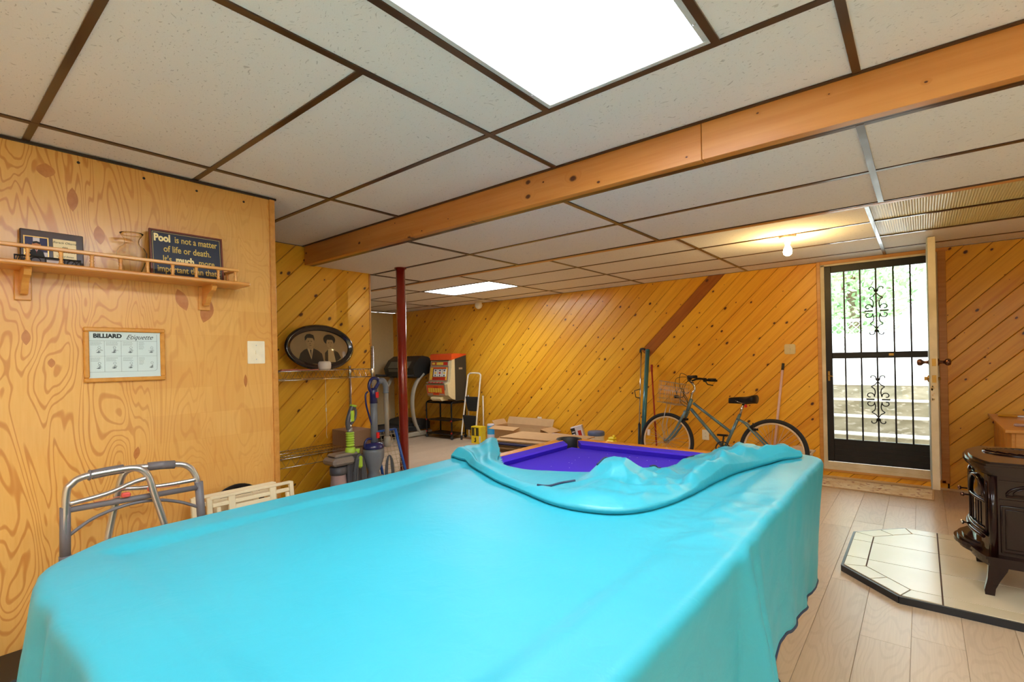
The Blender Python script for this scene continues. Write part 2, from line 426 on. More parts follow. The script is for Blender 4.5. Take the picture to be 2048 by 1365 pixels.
def panel_boards(parent, mats, rects, O, U, V, N, width=0.131, thick=0.014, ang=45, phase=0.0, groove=0.004, dark=(), split=-1.0):
    """diagonal tongue-and-groove boards clipped to rectangles in the plane O+uU+vV; every board is a mesh of its own"""
    c, s_ = cos(radians(ang)), sin(radians(ang)); U, V, N, O = Vector(U), Vector(V), Vector(N), Vector(O)
    D = U * c + V * s_; P = U * -s_ + V * c; k = 0
    for (u0, u1, v0, v1) in rects:
        qs = [-(u * s_) + v * c for u in (u0, u1) for v in (v0, v1)]
        i0, i1 = math.floor((min(qs) - phase) / width), math.ceil((max(qs) - phase) / width)
        jobs = []
        for i in range(i0, i1): jobs += [(i, -20, split, 0), (i, split, 20, 1)] if i in dark else [(i, -20, 20, 0)]
        for (i, a0, a1, mi) in jobs:
            q0, q1 = phase + i * width, phase + (i + 1) * width
            poly = [(c * a - s_ * q, s_ * a + c * q) for a, q in ((a0, q0), (a1, q0), (a1, q1), (a0, q1))]
            poly = clip_poly(poly, u0, u1, v0, v1)
            if len(poly) < 3: continue
            kq, _ = inset(poly, 0.0015)
            if kq is None: continue
            inn, kp = inset(kq, groove)
            if inn is None: continue
            n = len(inn)
            cu = sum(p[0] for p in kp) / n; cv = sum(p[1] for p in kp) / n
            C = O + U * cu + V * cv
            L = lambda p, h: ((p[0] - cu) * c + (p[1] - cv) * s_, -(p[0] - cu) * s_ + (p[1] - cv) * c, h)
            mb = MB()
            vs = [L(p, -thick) for p in kp] + [L(p, -groove * 0.9) for p in kp] + [L(p, 0) for p in inn]
            fs = [tuple(range(2 * n, 3 * n))] + [(a * n + j, a * n + (j + 1) % n, (a + 1) * n + (j + 1) % n, (a + 1) * n + j) for a in (0, 1) for j in range(n)]
            mb._add(vs, fs, False)
            o = mb.build('plank', mats[mi], parent, fix=False)
            W = N
            M = Matrix(((D.x, P.x, W.x, C.x), (D.y, P.y, W.y, C.y), (D.z, P.z, W.z, C.z), (0, 0, 0, 1)))
            o.matrix_basis = M; k += 1
    return k

# ------------------------------------------------------------------ materials
M_PINE = pine('honey pine boards', (248, 188, 52), (220, 144, 22))
M_PINED = pine('darker pine board', (186, 110, 40), (150, 82, 22))
M_TRIM = pine('pine trim', (214, 152, 74), (184, 116, 44), knots=False)
M_BEAM = pine('beam pine', (214, 150, 78), (188, 116, 46), gscale=0.8)
M_PLY = plywood('varnished plywood')
M_VINYL = vinyl('vinyl plank', (212, 190, 162), (172, 146, 118))
M_TILE = acoustic('acoustic tile')
M_BAR = plain('brown grid metal', (70, 44, 24), 0.28, 0.2, coat=0.3)
M_DARK = plain('dark strip', (46, 34, 28), 0.5)
M_CREAM = plain('cream paint', (222, 206, 160), 0.8)
M_WHITE = plain('white paint', (226, 214, 196), 0.5)
M_OLDWHITE = mottled('worn white paint', (206, 188, 152), (224, 208, 178), 5, 0.5, None, bump=0.1)
M_BACK = plain('wall core', (70, 48, 26), 0.9)
M_BASE = pine('pale pine strip', (226, 196, 146), (206, 168, 112), knots=False)
M_BLACK = plain('black metal', (26, 24, 24), 0.4, 0.3)
M_STORM = plain('black storm door metal', (34, 30, 28), 0.42, 0.4, var=0.15, scale=14)
M_CHROME = plain('chrome', (214, 208, 200), 0.16, 1.0)
M_ALU = plain('brushed aluminium', (206, 204, 206), 0.3, 0.9)
M_BRASS = plain('aged brass', (176, 134, 66), 0.3, 0.9)
M_PANEL = emis('lit diffuser', (240, 247, 255), PANEL_POWER)
M_GLASS = glassy('door glass')

# ------------------------------------------------------------------ floor
Z2, ZC = 2.057, 2.204
XR, XL, YB, YF = 1.9, -7.84, -2.6, 6.0
fl = struct(MB().box(XL - .1, XR + .1, YB - .1, YF + .3, -0.12, -0.004), 'floor', M_VINYL)
PW, PL = 0.181, 1.22
full = None
ncol = int((XR - XL) / PW) + 1
for i in range(ncol):
    x0 = XL + i * PW; x1 = min(x0 + PW, XR)
    ys = 1.25 - random.random() * PL
    y = ys
    while y < YF:
        a, b = max(y, 1.25), min(y + PL, YF); y += PL
        if x1 < -3.7 and b < 2.6: continue
        if b - a < 0.03: continue
        if abs(b - a - PL) < 1e-6 and abs(x1 - x0 - PW) < 1e-6:
            if full is None:
                g_ = 0.0007
                full = MB().box(-PW / 2 + g_, PW / 2 - g_, -PL / 2 + g_, PL / 2 - g_, -0.004, 0.0, 0.0009).build('plank', M_VINYL, fl)
                o = full
            else: o = link_copy(full, fl)
            o.location = ((x0 + x1) / 2, (a + b) / 2, 0)
        else:
            cx, cy = (x0 + x1) / 2, (a + b) / 2
            o = MB((cx, cy, 0)).box(x0 + .0007, x1 - .0007, a + .0007, b - .0007, -0.004, 0.0, 0.0009).build('plank', M_VINYL, fl)
            o.location = (cx, cy, 0)

# ------------------------------------------------------------------ ceiling
ce = MB().box(XL - .1, XR + .1, YB - .1, YF + .3, ZC + 0.02, ZC + 0.12)
ce.box(XL, XR, 2.10, 3.25, Z2 + 0.015, Z2 + 0.02)
ceil = struct(ce, 'ceiling', M_BACK)
TILES = {}
def tile(x0, x1, y0, y1, z, m=None):
    w_, d_ = x1 - x0, y1 - y0
    if w_ < 0.02 or d_ < 0.02: return
    key = (round(w_, 3), round(d_, 3))
    if m is None and key in TILES:
        o = link_copy(TILES[key], ceil)
    else:
        mb = MB().box(-w_ / 2, w_ / 2, -d_ / 2, d_ / 2, 0.0, 0.012)
        o = mb.build('ceiling_tile', m or M_TILE, ceil)
        if m is None: TILES[key] = o
    o.location = ((x0 + x1) / 2, (y0 + y1) / 2, z + 0.002); return o
def bar(x0, x1, y0, y1, z):
    o = MB().box(x0, x1, y0, y1, z - 0.003, z + 0.004).build('grid_bar', M_BAR, ceil); return o
B = 0.012
def barx(y, x0, x1, z): bar(x0, x1, y - B, y + B, z)
def bary(x, y0, y1, z): bar(x - B, x + B, y0, y1, z - 0.0006)
G1 = [-2.577 + 1.2125 * k for k in range(0, 4)]            # -2.577 -1.3645 -0.152 1.06
Y1 = [1.555 - 0.61 * k for k in range(0, 8)]
LX0, LX1 = -1.071, -0.457
# near field, level 1 (under the camera's own ceiling)
edges = [YB] + sorted(y for y in Y1 if y > YB) + [2.04]
cols = [(-3.77, -2.577), (-2.577, G1[1]), (G1[1], LX0), (LX0, LX1), (LX1, G1[2]), (G1[2], G1[3]), (G1[3], G1[3] + .61), (G1[3] + .61, XR)]
LIGHTS1 = [(0.335, 1.555), (-2.105, -0.885)]
for (a, b) in cols:
    wide = (b - a) > 0.7
    if a > 1.6: wide = True
    if wide:
        for i in range(len(edges) - 1):
            y0, y1 = edges[i], edges[i + 1]
            x0 = a
            if a == -3.77 and y1 <= 1.34: x0 = -2.81
            tile(x0, b, y0, y1, ZC)
    else:
        rows = [1.555, 2.04]
        tile(a, b, 1.555, 2.04, ZC)
        for (y0, y1) in ((0.335, 1.555), (-0.885, 0.335), (-2.105, -0.885), (YB, -2.105)):
            if a in (LX0, G1[3]) and (y0, y1) in LIGHTS1: continue
            tile(a, b, y0, y1, ZC)
for x in (G1[0], G1[1], G1[2], G1[3]): bary(x, YB, 2.04, ZC)
for x in (LX0, LX1, G1[3] + .61): bary(x, YB, 1.555, ZC)
barx(1.555, -3.77, XR, ZC)
for y in Y1[1:]:
    barx(y, -2.8, G1[1], ZC); barx(y, G1[2], XR, ZC)
for y in (0.335, -0.885, -2.105): barx(y, G1[1], G1[2], ZC)
# dropped band, level 2
xs = [-7.84, -7.427, -6.2145, -5.002, -3.7895] + [g for g in G1] + [XR]
for i in range(len(xs) - 1):
    for (y0, y1) in ((2.10, 2.684), (2.684, 3.25)):
        if xs[i + 1] < -3.7 and y0 < 2.6: y0 = 2.65
        tile(xs[i], xs[i + 1], y0, y1, Z2)
for x in xs[1:-1]: bary(x, 2.655 if x < -3.7 else 2.10, 3.25, Z2)
barx(2.684, -3.77, XR, Z2); barx(2.105, -3.77, XR, Z2 + .0005)
# far field, level 3
M_RIB = plain('prismatic plastic panel', (212, 204, 150), 0.5, coat=0.1)
x3 = [-7.84, -7.608, -6.386, -5.164, -3.942, -2.722, -1.492, -0.258, 0.962, XR]
y3 = [3.27, 3.812, 4.423, 5.034, 5.652, YF]
for i in range(len(x3) - 1):
    for j in range(len(y3) - 1):
        if i == 3 and j == 2: continue
        if i == 7 and j in (1, 2):
            n = 88; w_ = x3[i + 1] - x3[i]; rows = []
            for q in range(2):
                rows.append([(x3[i] + w_ * k / (2 * n), y3[j + q], ZC + 0.004 + (0.0022 if k % 2 else 0)) for k in range(2 * n + 1)])
            mb = MB().grid(rows, False)
            mb.build('ribbed_panel', M_RIB, ceil, fix=False); continue
        tile(x3[i], x3[i + 1], y3[j], y3[j + 1], ZC)
for x in x3[1:-1]: bary(x, 3.27, YF, ZC)
for y in y3[1:-1]: barx(y, XL, XR, ZC)

# beam fascia and trims
bm_ = MB(); bm_.box(-3.76, XR, 2.035, 2.075, Z2 - 0.002, ZC)
for n_, (xa, xb) in enumerate(((-3.76, -.667), (-.665, XR))):
    L_ = (xb - xa) / 2
    bo = struct(MB().box(-L_, L_, -.0755, .0755, -.0215, .0215, .002), 'trim_%d' % (1 if n_ == 0 else 14), M_BEAM)
    bo.rotation_euler = (pi / 2, 0, 0); bo.location = ((xa + xb) / 2, 2.0565, 2.1285)
struct(MB().box(-3.77, XR, 2.078, 2.10, Z2 - 0.002, Z2 + 0.03).box(-3.77, XR, 2.022, 2.035, ZC - 0.006, ZC + .001), 'trim_2', M_BAR)
t2 = struct(MB((-3, 3.28, 2.1)).box(XL, XR, 3.262, 3.30, Z2 - 0.006, ZC, 0.002), 'trim_3', M_TRIM); t2.location = (-3, 3.28, 2.1)
struct(MB().box(XL, XR, 3.248, 3.262, Z2 - 0.004, Z2 + 0.02), 'trim_4', M_BAR)

# ------------------------------------------------------------------ walls
wl = struct(MB((-2.8, 0, 0)).box(-2.9, -2.8, YB, 1.34, 0, ZC), 'wall_left', M_PLY); wl.location = (-2.8, 0, 0)
struct(MB().box(-2.8, -2.788, YB, 1.35, ZC - 0.012, ZC - 0.002), 'trim_5', M_DARK)
ct = struct(MB((-2.79, 1.33, 1)).box(-2.8, -2.786, 1.312, 1.34, 0, ZC - 0.012, 0.002), 'trim_6', M_TRIM); ct.location = (-2.79, 1.33, 1)
# football-shaped veneer plugs and screws in the plywood
M_PLUG = pine('veneer plug', (206, 140, 74), (180, 108, 48), knots=False)
for (y, z, hy, hz, tilt) in ((0.478, 1.998, .019, .052, 0), (0.566, 1.862, .02, .042, .1), (0.325, 1.405, .014, .032, 0), (0.395, 2.10, .03, .03, 0), (0.88, 1.60, .026, .055, .35), (0.99, 1.55, .03, .06, -.3),
                       (0.19, .98, .02, .04, 0.1), (0.685, .88, .012, .03, -.2), (1.17, 1.19, .009, .035, 0), (0.19, 0.72, .02, .05, 0.2), (0.40, 1.30, .012, .02, 0)):
    poly = []
    for k in range(9): t = -1 + 2 * k / 8; poly.append((hy * (1 - t * t), hz * t))
    for k in range(1, 8): t = 1 - 2 * k / 8; poly.append((-hy * (1 - t * t), hz * t))
    c, s_ = cos(tilt), sin(tilt)
    poly = [(p[0] * c - p[1] * s_, p[0] * s_ + p[1] * c) for p in poly]
    o = MB().prism(poly, 0, 0.0006, (0, 0, 0), (0, 1, 0), (0, 0, 1), (1, 0, 0)).build('veneer_plug', M_PLUG, wl); o.location = (0, y, z)
for (y, z) in ((0.50, 2.163), (0.735, 2.158), (0.955, 2.153), (0.25, 2.165), (1.18, 2.15)):
    o = MB().lathe([(0.006, 0), (0.0055, 0.0015), (0.002, 0.001)], (0, 0, 0), (1, 0, 0), 10).build('screw', M_DARK, wl); o.location = (0.0, y, z)
# pine partition beyond the closet
wr = struct(MB().box(-3.9, -3.784, 1.34, 2.63, 0, ZC).box(-3.784, -2.9, 1.30, 1.335, 0, ZC).box(XL, -3.784, 2.55, 2.63, 0, ZC), 'wall_left_rear', M_BACK)
panel_boards(wr, (M_PINE, M_PINED), [(1.335, 2.64, 0.0, ZC)], (-3.77, 0, 0), (0, 1, 0), (0, 0, 1), (1, 0, 0), phase=0.03)
er = struct(MB((-3.78, 2.64, 1)).box(-3.9, -3.766, 2.632, 2.65, 0, Z2, 0.002), 'trim_7', M_TRIM); er.location = (-3.78, 2.64, 1)
# cream far-left wall
struct(MB().box(XL - 0.1, XL, 2.5, YF + .2, 0, ZC), 'wall_left_far', M_CREAM)
# far wall: core with the door opening, boards in front
DX0, DX1, DZ0, DZ1 = -0.79, 0.135, 0.10, 2.165
wf = MB()
wf.box(XL - .1, DX0 - .03, YF + 0.014, YF + 0.2, 0, ZC).box(DX1 - .01, XR, YF + 0.014, YF + 0.2, 0, ZC)
wf.box(DX0 - .03, DX1 + .03, YF + 0.014, YF + 0.2, 0, DZ0 - 0.02).box(DX0 - .03, DX1 + .03, YF + 0.014, YF + 0.2, DZ1 + 0.02, ZC)
wfo = struct(wf, 'wall_far', M_BACK)
nf = panel_boards(wfo, (M_PINE, M_PINED), [(XL, DX0 - .035, 0.0, ZC)], (0, YF, 0), (1, 0, 0), (0, 0, 1), (0, -1, 0), phase=0.03, dark=(21,))
panel_boards(wfo, (M_PINE, M_PINED), [(DX0 - .035, DX1 + .03, 0.0, DZ0 - .03), (DX1 + .04, XR, 0.0, ZC)], (0, YF, 0), (1, 0, 0), (0, 0, 1), (0, -1, 0), phase=0.03)
struct(MB().box(XR, XR + .1, YB, YF, 0, ZC), 'wall_right', M_CREAM)
struct(MB().box(XL, XR, YB - .1, YB, 0, ZC), 'wall_back', M_CREAM)
struct(MB((0, 6, 0)).box(XL, DX1 + 1.7, YF - 0.012, YF, 0, 0.02, 0.003), 'baseboard_far', M_BASE).location = (0, 6, 0)
# door casing and jamb
for n_, (a, b, c, d) in enumerate(((DX0 - .037, DX0 - .004, DZ0 - .035, ZC), (DX0 - .004, DX1 + .06, DZ1 + .006, ZC - .001), (DX1 - .012, DX1 + .045, DZ0 - .035, DZ1 + .006), (DX0 - .004, DX1 + .02, DZ0 - .035, DZ0 - .008))):
    mb = MB(((a + b) / 2, YF - .01, (c + d) / 2)).box(a, b, YF - 0.016, YF + 0.01, c, d, 0.003)
    o = struct(mb, 'trim_%d' % (8 + n_), M_TRIM); o.location = ((a + b) / 2, YF - .01, (c + d) / 2)
    if b - a < d - c: # grain upright
        pass
jb = MB().box(DX0 - .004, DX0 + .03, YF - .006, YF + .17, DZ0 - .01, DZ1).box(DX1 - .032, DX1 - .012, YF - .004, YF + .17, DZ0 - .01, DZ1)
jb.box(DX0, DX1, YF - .006, YF + .17, DZ1 - .012, DZ1 + .006).box(DX0 + .03, DX1 - .032, YF + .0, YF + .014, DZ0, .164).box(DX0 - .004, DX1 - .02, YF - .02, YF + .17, DZ0 - .012, DZ0 + .02)
d1 = struct(jb, 'trim_12', M_OLDWHITE)
# storm door

# ------------------------------------------------------------------ lamps
M_TROF = plain('white enamel light frame', (206, 208, 206), 0.4)
def troffer(x0, x1, y0, y1, label, group=None):
    cx, cy = (x0 + x1) / 2, (y0 + y1) / 2
    t = thing('ceiling_light', label, 'ceiling light', (cx, cy, ZC))
    a, b = (x1 - x0) / 2 - B, (y1 - y0) / 2 - B
    mb = MB(); f = 0.02
    for (p, q, r, s_) in ((-a, a, -b, -b + f), (-a, a, b - f, b), (-a, -a + f, -b + f, b - f), (a - f, a, -b + f, b - f)):
        mb.box(p, q, r, s_, -0.001, 0.012, 0.002)
    mb.build('frame', M_TROF, t)
    MB().box(-a + f, a - f, -b + f, b - f, 0.003, 0.008).build('diffuser', M_PANEL, t)
    mh = MB().box(-a, a, -b, b, 0.013, 0.018); mh.build('housing', M_TROF, t)
    for sx in (-1, 1):
        MB().lathe([(0.004, 0), (0.004, .002), (.001, .003)], (sx * (a - f / 2), b - .12, -0.001), (0, 0, -1), 8).build('latch', M_ALU, t)
    return t
troffer(LX0, LX1, 0.335, 1.555, 'large lit fluorescent ceiling panel in the near ceiling, above the covered pool table')
troffer(LX0, LX1, -2.105, -0.885, 'added fluorescent fill panel, unseen in the ceiling behind the viewer')  # fill lamp added out of view to raise the room brightness
troffer(G1[3], G1[3] + .61, 0.335, 1.555, 'added fluorescent fill panel, out of view to the right of the viewer')  # extra lamp outside the frame, added to light the cover's right side
troffer(G1[3], G1[3] + .61, -2.105, -0.885, 'added fluorescent fill panel, unseen in the corner behind the viewer, to the right')  # invented unseen lamp, more fill from behind the camera
troffer(-5.164, -3.942, 4.423, 5.034, 'small-looking distant lit fluorescent ceiling panel, above the far end of the room')
# ------------------------------------------------------------------ doors
d1 = bpy.data.objects.new('door_1', None); COL.objects.link(d1); d1.location = (DX0 + .03, 6.02, 0.12); d1['kind'] = 'structure'
mb = MB(d1.location); yA, yB_ = 6.015, 6.05
mb.box(-.762, -.705, yA, yB_, .165, 2.152, .003).box(.06, .118, yA, yB_, .165, 2.152, .003)
mb.box(-.705, .06, yA, yB_, 2.085, 2.152, .003).box(-.705, .06, yA, yB_, .165, .397, .003)
mb.box(-.705, .06, yA - .004, yB_, 1.211, 1.272, .004)
for z in (.225, .285, .33): mb.box(-.70, .055, yA - .004, yA, z, z + .006)
mb.build('door_frame', M_STORM, d1)
for i, x in enumerate((-.594, -.462, -.335, -.2, -.073)):
    MB(d1.location).box(x - .007, x + .007, yA - .002, yA + .012, .39, 1.215).box(x - .007, x + .007, yA - .002, yA + .012, 1.268, 2.09).build('security_bar', M_STORM, d1)
def spiral(cx, cz, r0, r1, a0, a1, n=16):
    return [(cx + (r0 + (r1 - r0) * i / n) * cos(a0 + (a1 - a0) * i / n), cz + (r0 + (r1 - r0) * i / n) * sin(a0 + (a1 - a0) * i / n)) for i in range(n + 1)]
for zc in (1.672, .807):
    mb = MB(d1.location)
    for sx in (-1, 1):
        for sz in (-1, 1):
            top = spiral(.045, .212, .006, .034, -0.3, 3.6 , 18) + [(0.008, .185)]
            mid = [(0.006, .17), (.022, .145), (.05, .125), (.03, .105), (.022, .07), (.03, .03)] 
            mid = [(p.x, p.z) for p in catmull([(a, 0, b) for a, b in mid], 5)] + spiral(.06, .03, .034, .008, pi * 1.05, pi * 1.05 - 4.6 if False else pi * 1.05 + 0.01, 1)
            sc = spiral(.064, .036, .036, .010, pi * 1.1, pi * 1.1 - 5.4, 20)
            for path in (top, mid[:-2], sc):
                mb.tube([(-.335 + sx * p[0], yA + .004, zc + sz * p[1]) for p in path], .0052, 6)
        mb.box(-.335 + sx * .028, -.335 + sx * .095, yA - .003, yA + .011, zc - .007, zc + .007, .002)
    for z in (-.195, .195): mb.ball((-.335, yA + .004, zc + z), .016, 10, 8)
    mb.build('scrollwork', M_STORM, d1)
MB(d1.location).box(-.705, .06, 6.028, 6.032, .397, 1.211).box(-.705, .06, 6.028, 6.032, 1.272, 2.085).build('pane', M_GLASS, d1)
mb = MB(d1.location); mb.box(-.747, -.727, yA - .006, yA, .985, 1.085, .002).tube([(-.737, yA - .004, 1.04), (-.737, yA - .035, 1.04), (-.70, yA - .04, 1.032)], .006, 8)
mb.build('door_handle', M_BRASS, d1)
MB(d1.location).box(-.245, -.205, yA - .012, yA - .004, 1.232, 1.256, .002).build('latch', M_BRASS, d1)
# inner door, swung into the room
d2 = bpy.data.objects.new('door_2', None); COL.objects.link(d2); d2.location = (.098, 6.0, .157); d2['kind'] = 'structure'
mb = MB(d2.location); mb.box(.050, .098, 5.235, 5.985, .157, 2.182, .002); mb.build('door_leaf', M_OLDWHITE, d2)
mb = MB(d2.location); mb.box(.042, .050, 5.24, 5.98, .16, 2.18).build('weatherstrip', plain('grey weatherstrip', (150, 156, 150), .4), d2)
M_KNOB = plain('tarnished bronze', (122, 84, 66), 0.25, 0.85)
for sx in (-1, 1):
    c = (.074 + sx * .024, 5.30, 1.178)
    MB(d2.location).lathe([(.03, 0), (.03, .006), (.014, .012), (.011, .03), (.013, .04), (.026, .052), (.029, .066), (.022, .08), (.0001, .084)], c, (sx, 0, 0), 20).build('door_knob', M_KNOB, d2)
c = (.050, 5.30, 1.045); mb = MB(d2.location); mb.lathe([(.029, 0), (.029, .012), (.022, .018), (.0001, .02)], c, (-1, 0, 0), 18).box(.012, .034, 5.294, 5.306, 1.03, 1.06)
mb.build('deadbolt', M_BRASS, d2)
mb = MB(d2.location); mb.lathe([(.014, 0), (.012, .018), (.0001, .02)], (.098, 5.30, 1.045), (1, 0, 0), 14).build('lock_cylinder', M_BRASS, d2)
for z in (1.178, 1.045): MB(d2.location).box(.061, .087, 5.2335, 5.2355, z - .03, z + .03, .0005).lathe([(.006, 0), (.006, .002)], (.074, 5.2335, z), (0, -1, 0), 10).build('latch_plate', M_BRASS, d2)
mb = MB(d2.location)
for k in range(14):
    z = .86 + .15 * random.random(); x = .055 + .035 * random.random(); r = .004 + .006 * random.random()
    mb.prism([(r * cos(a * 1.05) * (.5 + random.random()), 1.6 * r * sin(a * 1.05) * (.5 + random.random())) for a in range(6)], 0, .0006, (x, 5.235, z), (1, 0, 0), (0, 0, 1), (0, -1, 0))
mb.build('chipped_paint', M_BASE, d2)

# ------------------------------------------------------------------ outside
M_CONC = mottled('stained concrete', (176, 164, 142), (138, 128, 104), 3.2, 0.9, (196, 184, 168), (1, 1, 2.5))
M_CONCL = plain('light concrete', (226, 220, 210), 0.9)
M_PEB = mottled('pebbled wall', (210, 204, 190), (150, 146, 132), 60, 0.9)
struct(MB().box(-4, 5, 6.2, 9.2, -.1, .02).box(-14, 14, 8.62, 40, -.1, .83), 'ground', M_CONCL)
st = thing('concrete_steps', 'weathered concrete steps climbing outside the glass door', 'steps', (-.05, 7.4, 0))
for k in range(4):
    y0 = 7.4 + .28 * k; z1 = .265 + .19 * k
    mb = MB(st.location).mat(0).box(-1.045, .995, y0, 8.6, max(.02, z1 - .19), z1 - .012).mat(1).box(-1.045, .995, y0 - .008, 8.6, z1 - .012, z1)  # treads get a lighter colour than the riser faces
    mb.build('step', [M_CONC, M_CONCL], st)
solo(MB((-1.2, 7.3, 0)).box(-1.35, -1.05, 6.2, 8.7, 0, .86, .01), 'retaining_wall', M_PEB, 'pebbled low retaining wall at the left of the outdoor steps', 'wall', (-1.2, 7.3, 0))
solo(MB((1.15, 7.3, 0)).box(1.0, 1.3, 6.2, 8.7, 0, .86, .01), 'retaining_wall', M_PEB, 'pebbled low retaining wall at the right of the outdoor steps, behind the open door', 'wall', (1.15, 7.3, 0))
M_FENCE = plain('white vinyl', (250, 250, 252), 0.5, var=.01)
ft = thing('vinyl_fence', 'white vinyl privacy fence with lattice top beyond the outdoor steps', 'fence', (-.8, 11.6, .835))
FY = 11.6
for k in range(26):
    x = -5.0 + k * .32
    MB((x, FY, .835)).box(x + .004, x + .316, FY - .02, FY + .02, .84, 1.58, .004).build('board', M_FENCE, ft).location = (x + .8, 0, 0)
for x in (-5.0, -2.6, -.2, 2.2): MB((x, FY, .835)).box(x - .06, x + .06, FY - .06, FY + .06, .835, 1.98, .006).build('post', M_FENCE, ft).location = (x + .8, 0, 0)
mb = MB(ft.location); mb.box(-5, 3.3, FY - .03, FY + .03, 1.58, 1.63).box(-5, 3.3, FY - .03, FY + .03, 1.86, 1.91).build('rail', M_FENCE, ft)
mb = MB(ft.location)
for k in range(60):
    x = -5 + k * .14
    mb.bar((x, FY - .008, 1.63), (x + .23, FY - .008, 1.86), .008, .03, (0, 1, 0)); mb.bar((x + .23, FY + .008, 1.63), (x, FY + .008, 1.86), .008, .03, (0, 1, 0))
tag(mb.build('lattice', M_FENCE, ft), kind='stuff')
M_LEAF = mottled('pale sunlit leaves', (170, 204, 146), (120, 164, 108), 2.0, 0.6, bump=0)
M_BARK = plain('bark', (110, 92, 72), 0.9)
def tree(x, y, h, r, label, seed, n=2600):
    rnd = random.Random(seed); t = thing('leafy_tree', label, 'tree', (x, y, .83), 0, 'trees beyond the white fence')
    mb = MB(); mb.tube([(0, 0, 0), (.05, .03, h * .4), (-.04, 0, h * .75)], [.13, .1, .05], 8)
    for k in range(6):
        a = k * 1.05; mb.tube([(.02, 0, h * (.3 + .06 * k)), (r * .6 * cos(a), r * .6 * sin(a), h * (.55 + .06 * k))], [.045, .015], 6)
    mb.build('trunk', M_BARK, t)
    vs, fs = [], []
    for k in range(n):
        a = rnd.random() * 2 * pi; ph = math.acos(rnd.uniform(-1, 1)); q = r * rnd.random() ** .35
        lump = 1 + .25 * sin(3 * a + seed) * sin(2 * ph)
        c = Vector((q * lump * cos(a) * sin(ph), q * lump * sin(a) * sin(ph), h * .58 + h * .46 * lump * (q / r) * cos(ph)))
        u = Vector((rnd.gauss(0, 1), rnd.gauss(0, 1), rnd.gauss(0, 1))).normalized(); v = u.orthogonal().normalized(); s_ = rnd.uniform(.05, .11)
        b = len(vs); vs += [c - u * s_, c + v * s_ * .5, c + u * s_, c - v * s_ * .5]; fs.append((b, b + 1, b + 2, b + 3))
    mb = MB(); mb.v = [tuple(p) for p in vs]; mb.f = fs; mb.mi = [0] * len(fs); mb.sm = [False] * len(fs)
    tag(mb.build('foliage', M_LEAF, t, fix=False), kind='stuff')
tree(-3.9, 14.5, 3.1, 1.25, 'bushy pale green tree seen through the upper left of the glass door', 1)
tree(-1.25, 14.2, 3.5, 1.25, 'bushy pale green tree seen through the middle of the glass door', 2)
tree(1.35, 14.4, 3.3, 1.2, 'bushy pale green tree seen through the upper right of the glass door', 3)
M_PORCH = plain('weathered porch timber', (150, 126, 112), 0.8)
pr = thing('porch_roof', 'weathered wooden porch roof edge above the outdoor steps', 'roof', (-.3, 6.7, 2.2))
MB(pr.location).box(-2, 1.6, 6.62, 6.70, 2.175, 2.33).build('fascia', M_PORCH, pr)
for k in range(8): MB(pr.location).box(-1.9 + k * .45, -1.86 + k * .45, 6.2, 6.62, 2.22, 2.33).build('rafter', M_PORCH, pr)
MB(pr.location).box(-2, 1.6, 6.2, 6.75, 2.33, 2.36).build('deck', M_PORCH, pr)

# ------------------------------------------------------------------ ceiling bulb and detector, pole
M_PORC = plain('white porcelain', (240, 226, 190), 0.35)
M_BULB = emis('glowing warm bulb', (255, 216, 140), BULB_POWER)
bl = thing('bare_bulb_light', 'bare glowing light bulb in a white porcelain ceiling holder near the door', 'light', (-.81, 4.474, ZC))
MB().lathe([(.062, 0), (.060, -.012), (.045, -.022), (.026, -.028), (.024, -.055), (.022, -.058)], (0, 0, 0), (0, 0, 1), 24).build('lamp_holder', M_PORC, bl)
MB().lathe([(.014, -.055), (.016, -.075), (.028, -.10), (.032, -.122), (.027, -.142), (.014, -.153), (.0001, -.156)], (0, 0, 0), (0, 0, 1), 20).build('bulb', M_BULB, bl)
dt = thing('motion_sensor', 'small white rounded sensor hanging under the ceiling by the far pine wall', 'sensor', (-5.42, 5.82, ZC))
MB().box(-.075, .075, -.035, .035, -.012, 0, .004).build('base', M_PORC, dt)
MB().ball((0, 0, -.06), .062, 18, 12, (1, .9, 1)).build('dome', M_PORC, dt)
M_REDP = plain('oxblood gloss paint', (140, 34, 22), 0.22, 0.1, coat=0.5)
solo(MB().cyl((0, 0, 0), (0, 0, Z2 + .01), .038, 32).lathe([(.055, 0), (.055, .006), (.04, .006)], (0, 0, 0), (0, 0, 1), 24).lathe([(.05, 0), (.05, .006)], (0, 0, Z2 - .006), (0, 0, 1), 24), 'support_pole', M_REDP, 'glossy dark red steel support pole standing between floor and ceiling', 'pole', (-3.36, 2.66, 0))

# ------------------------------------------------------------------ pool table
M_FELT = plain('violet blue felt', (72, 46, 190), 0.92, var=.05, scale=500, spec=.15)
M_FELTW = plain('white specks', (210, 200, 240), .9)
M_RAILW = pine('orange pool rail', (218, 142, 44), (192, 112, 28), knots=False, rough=.3)
M_RUB = plain('black pocket rubber', (34, 33, 36), .5, var=.2, scale=60)
M_PEARL = plain('pearl sight', (250, 226, 190), .25)
M_APRON = plain('black laminate', (30, 27, 26), .5)
TX0, TX1, TY0, TY1, TZ = -1.655, -.39, .205, 2.52, .80
pt_ = thing('pool_table', 'pool table with violet blue felt and orange wooden rails, mostly under a turquoise cover', 'pool table', ((TX0 + TX1) / 2, (TY0 + TY1) / 2, 0))
o_ = pt_.location
MB(o_).box(TX0 + .10, TX1 - .10, TY0 + .10, TY1 - .10, .735, .765).build('playing_bed', M_FELT, pt_)
RW = .055
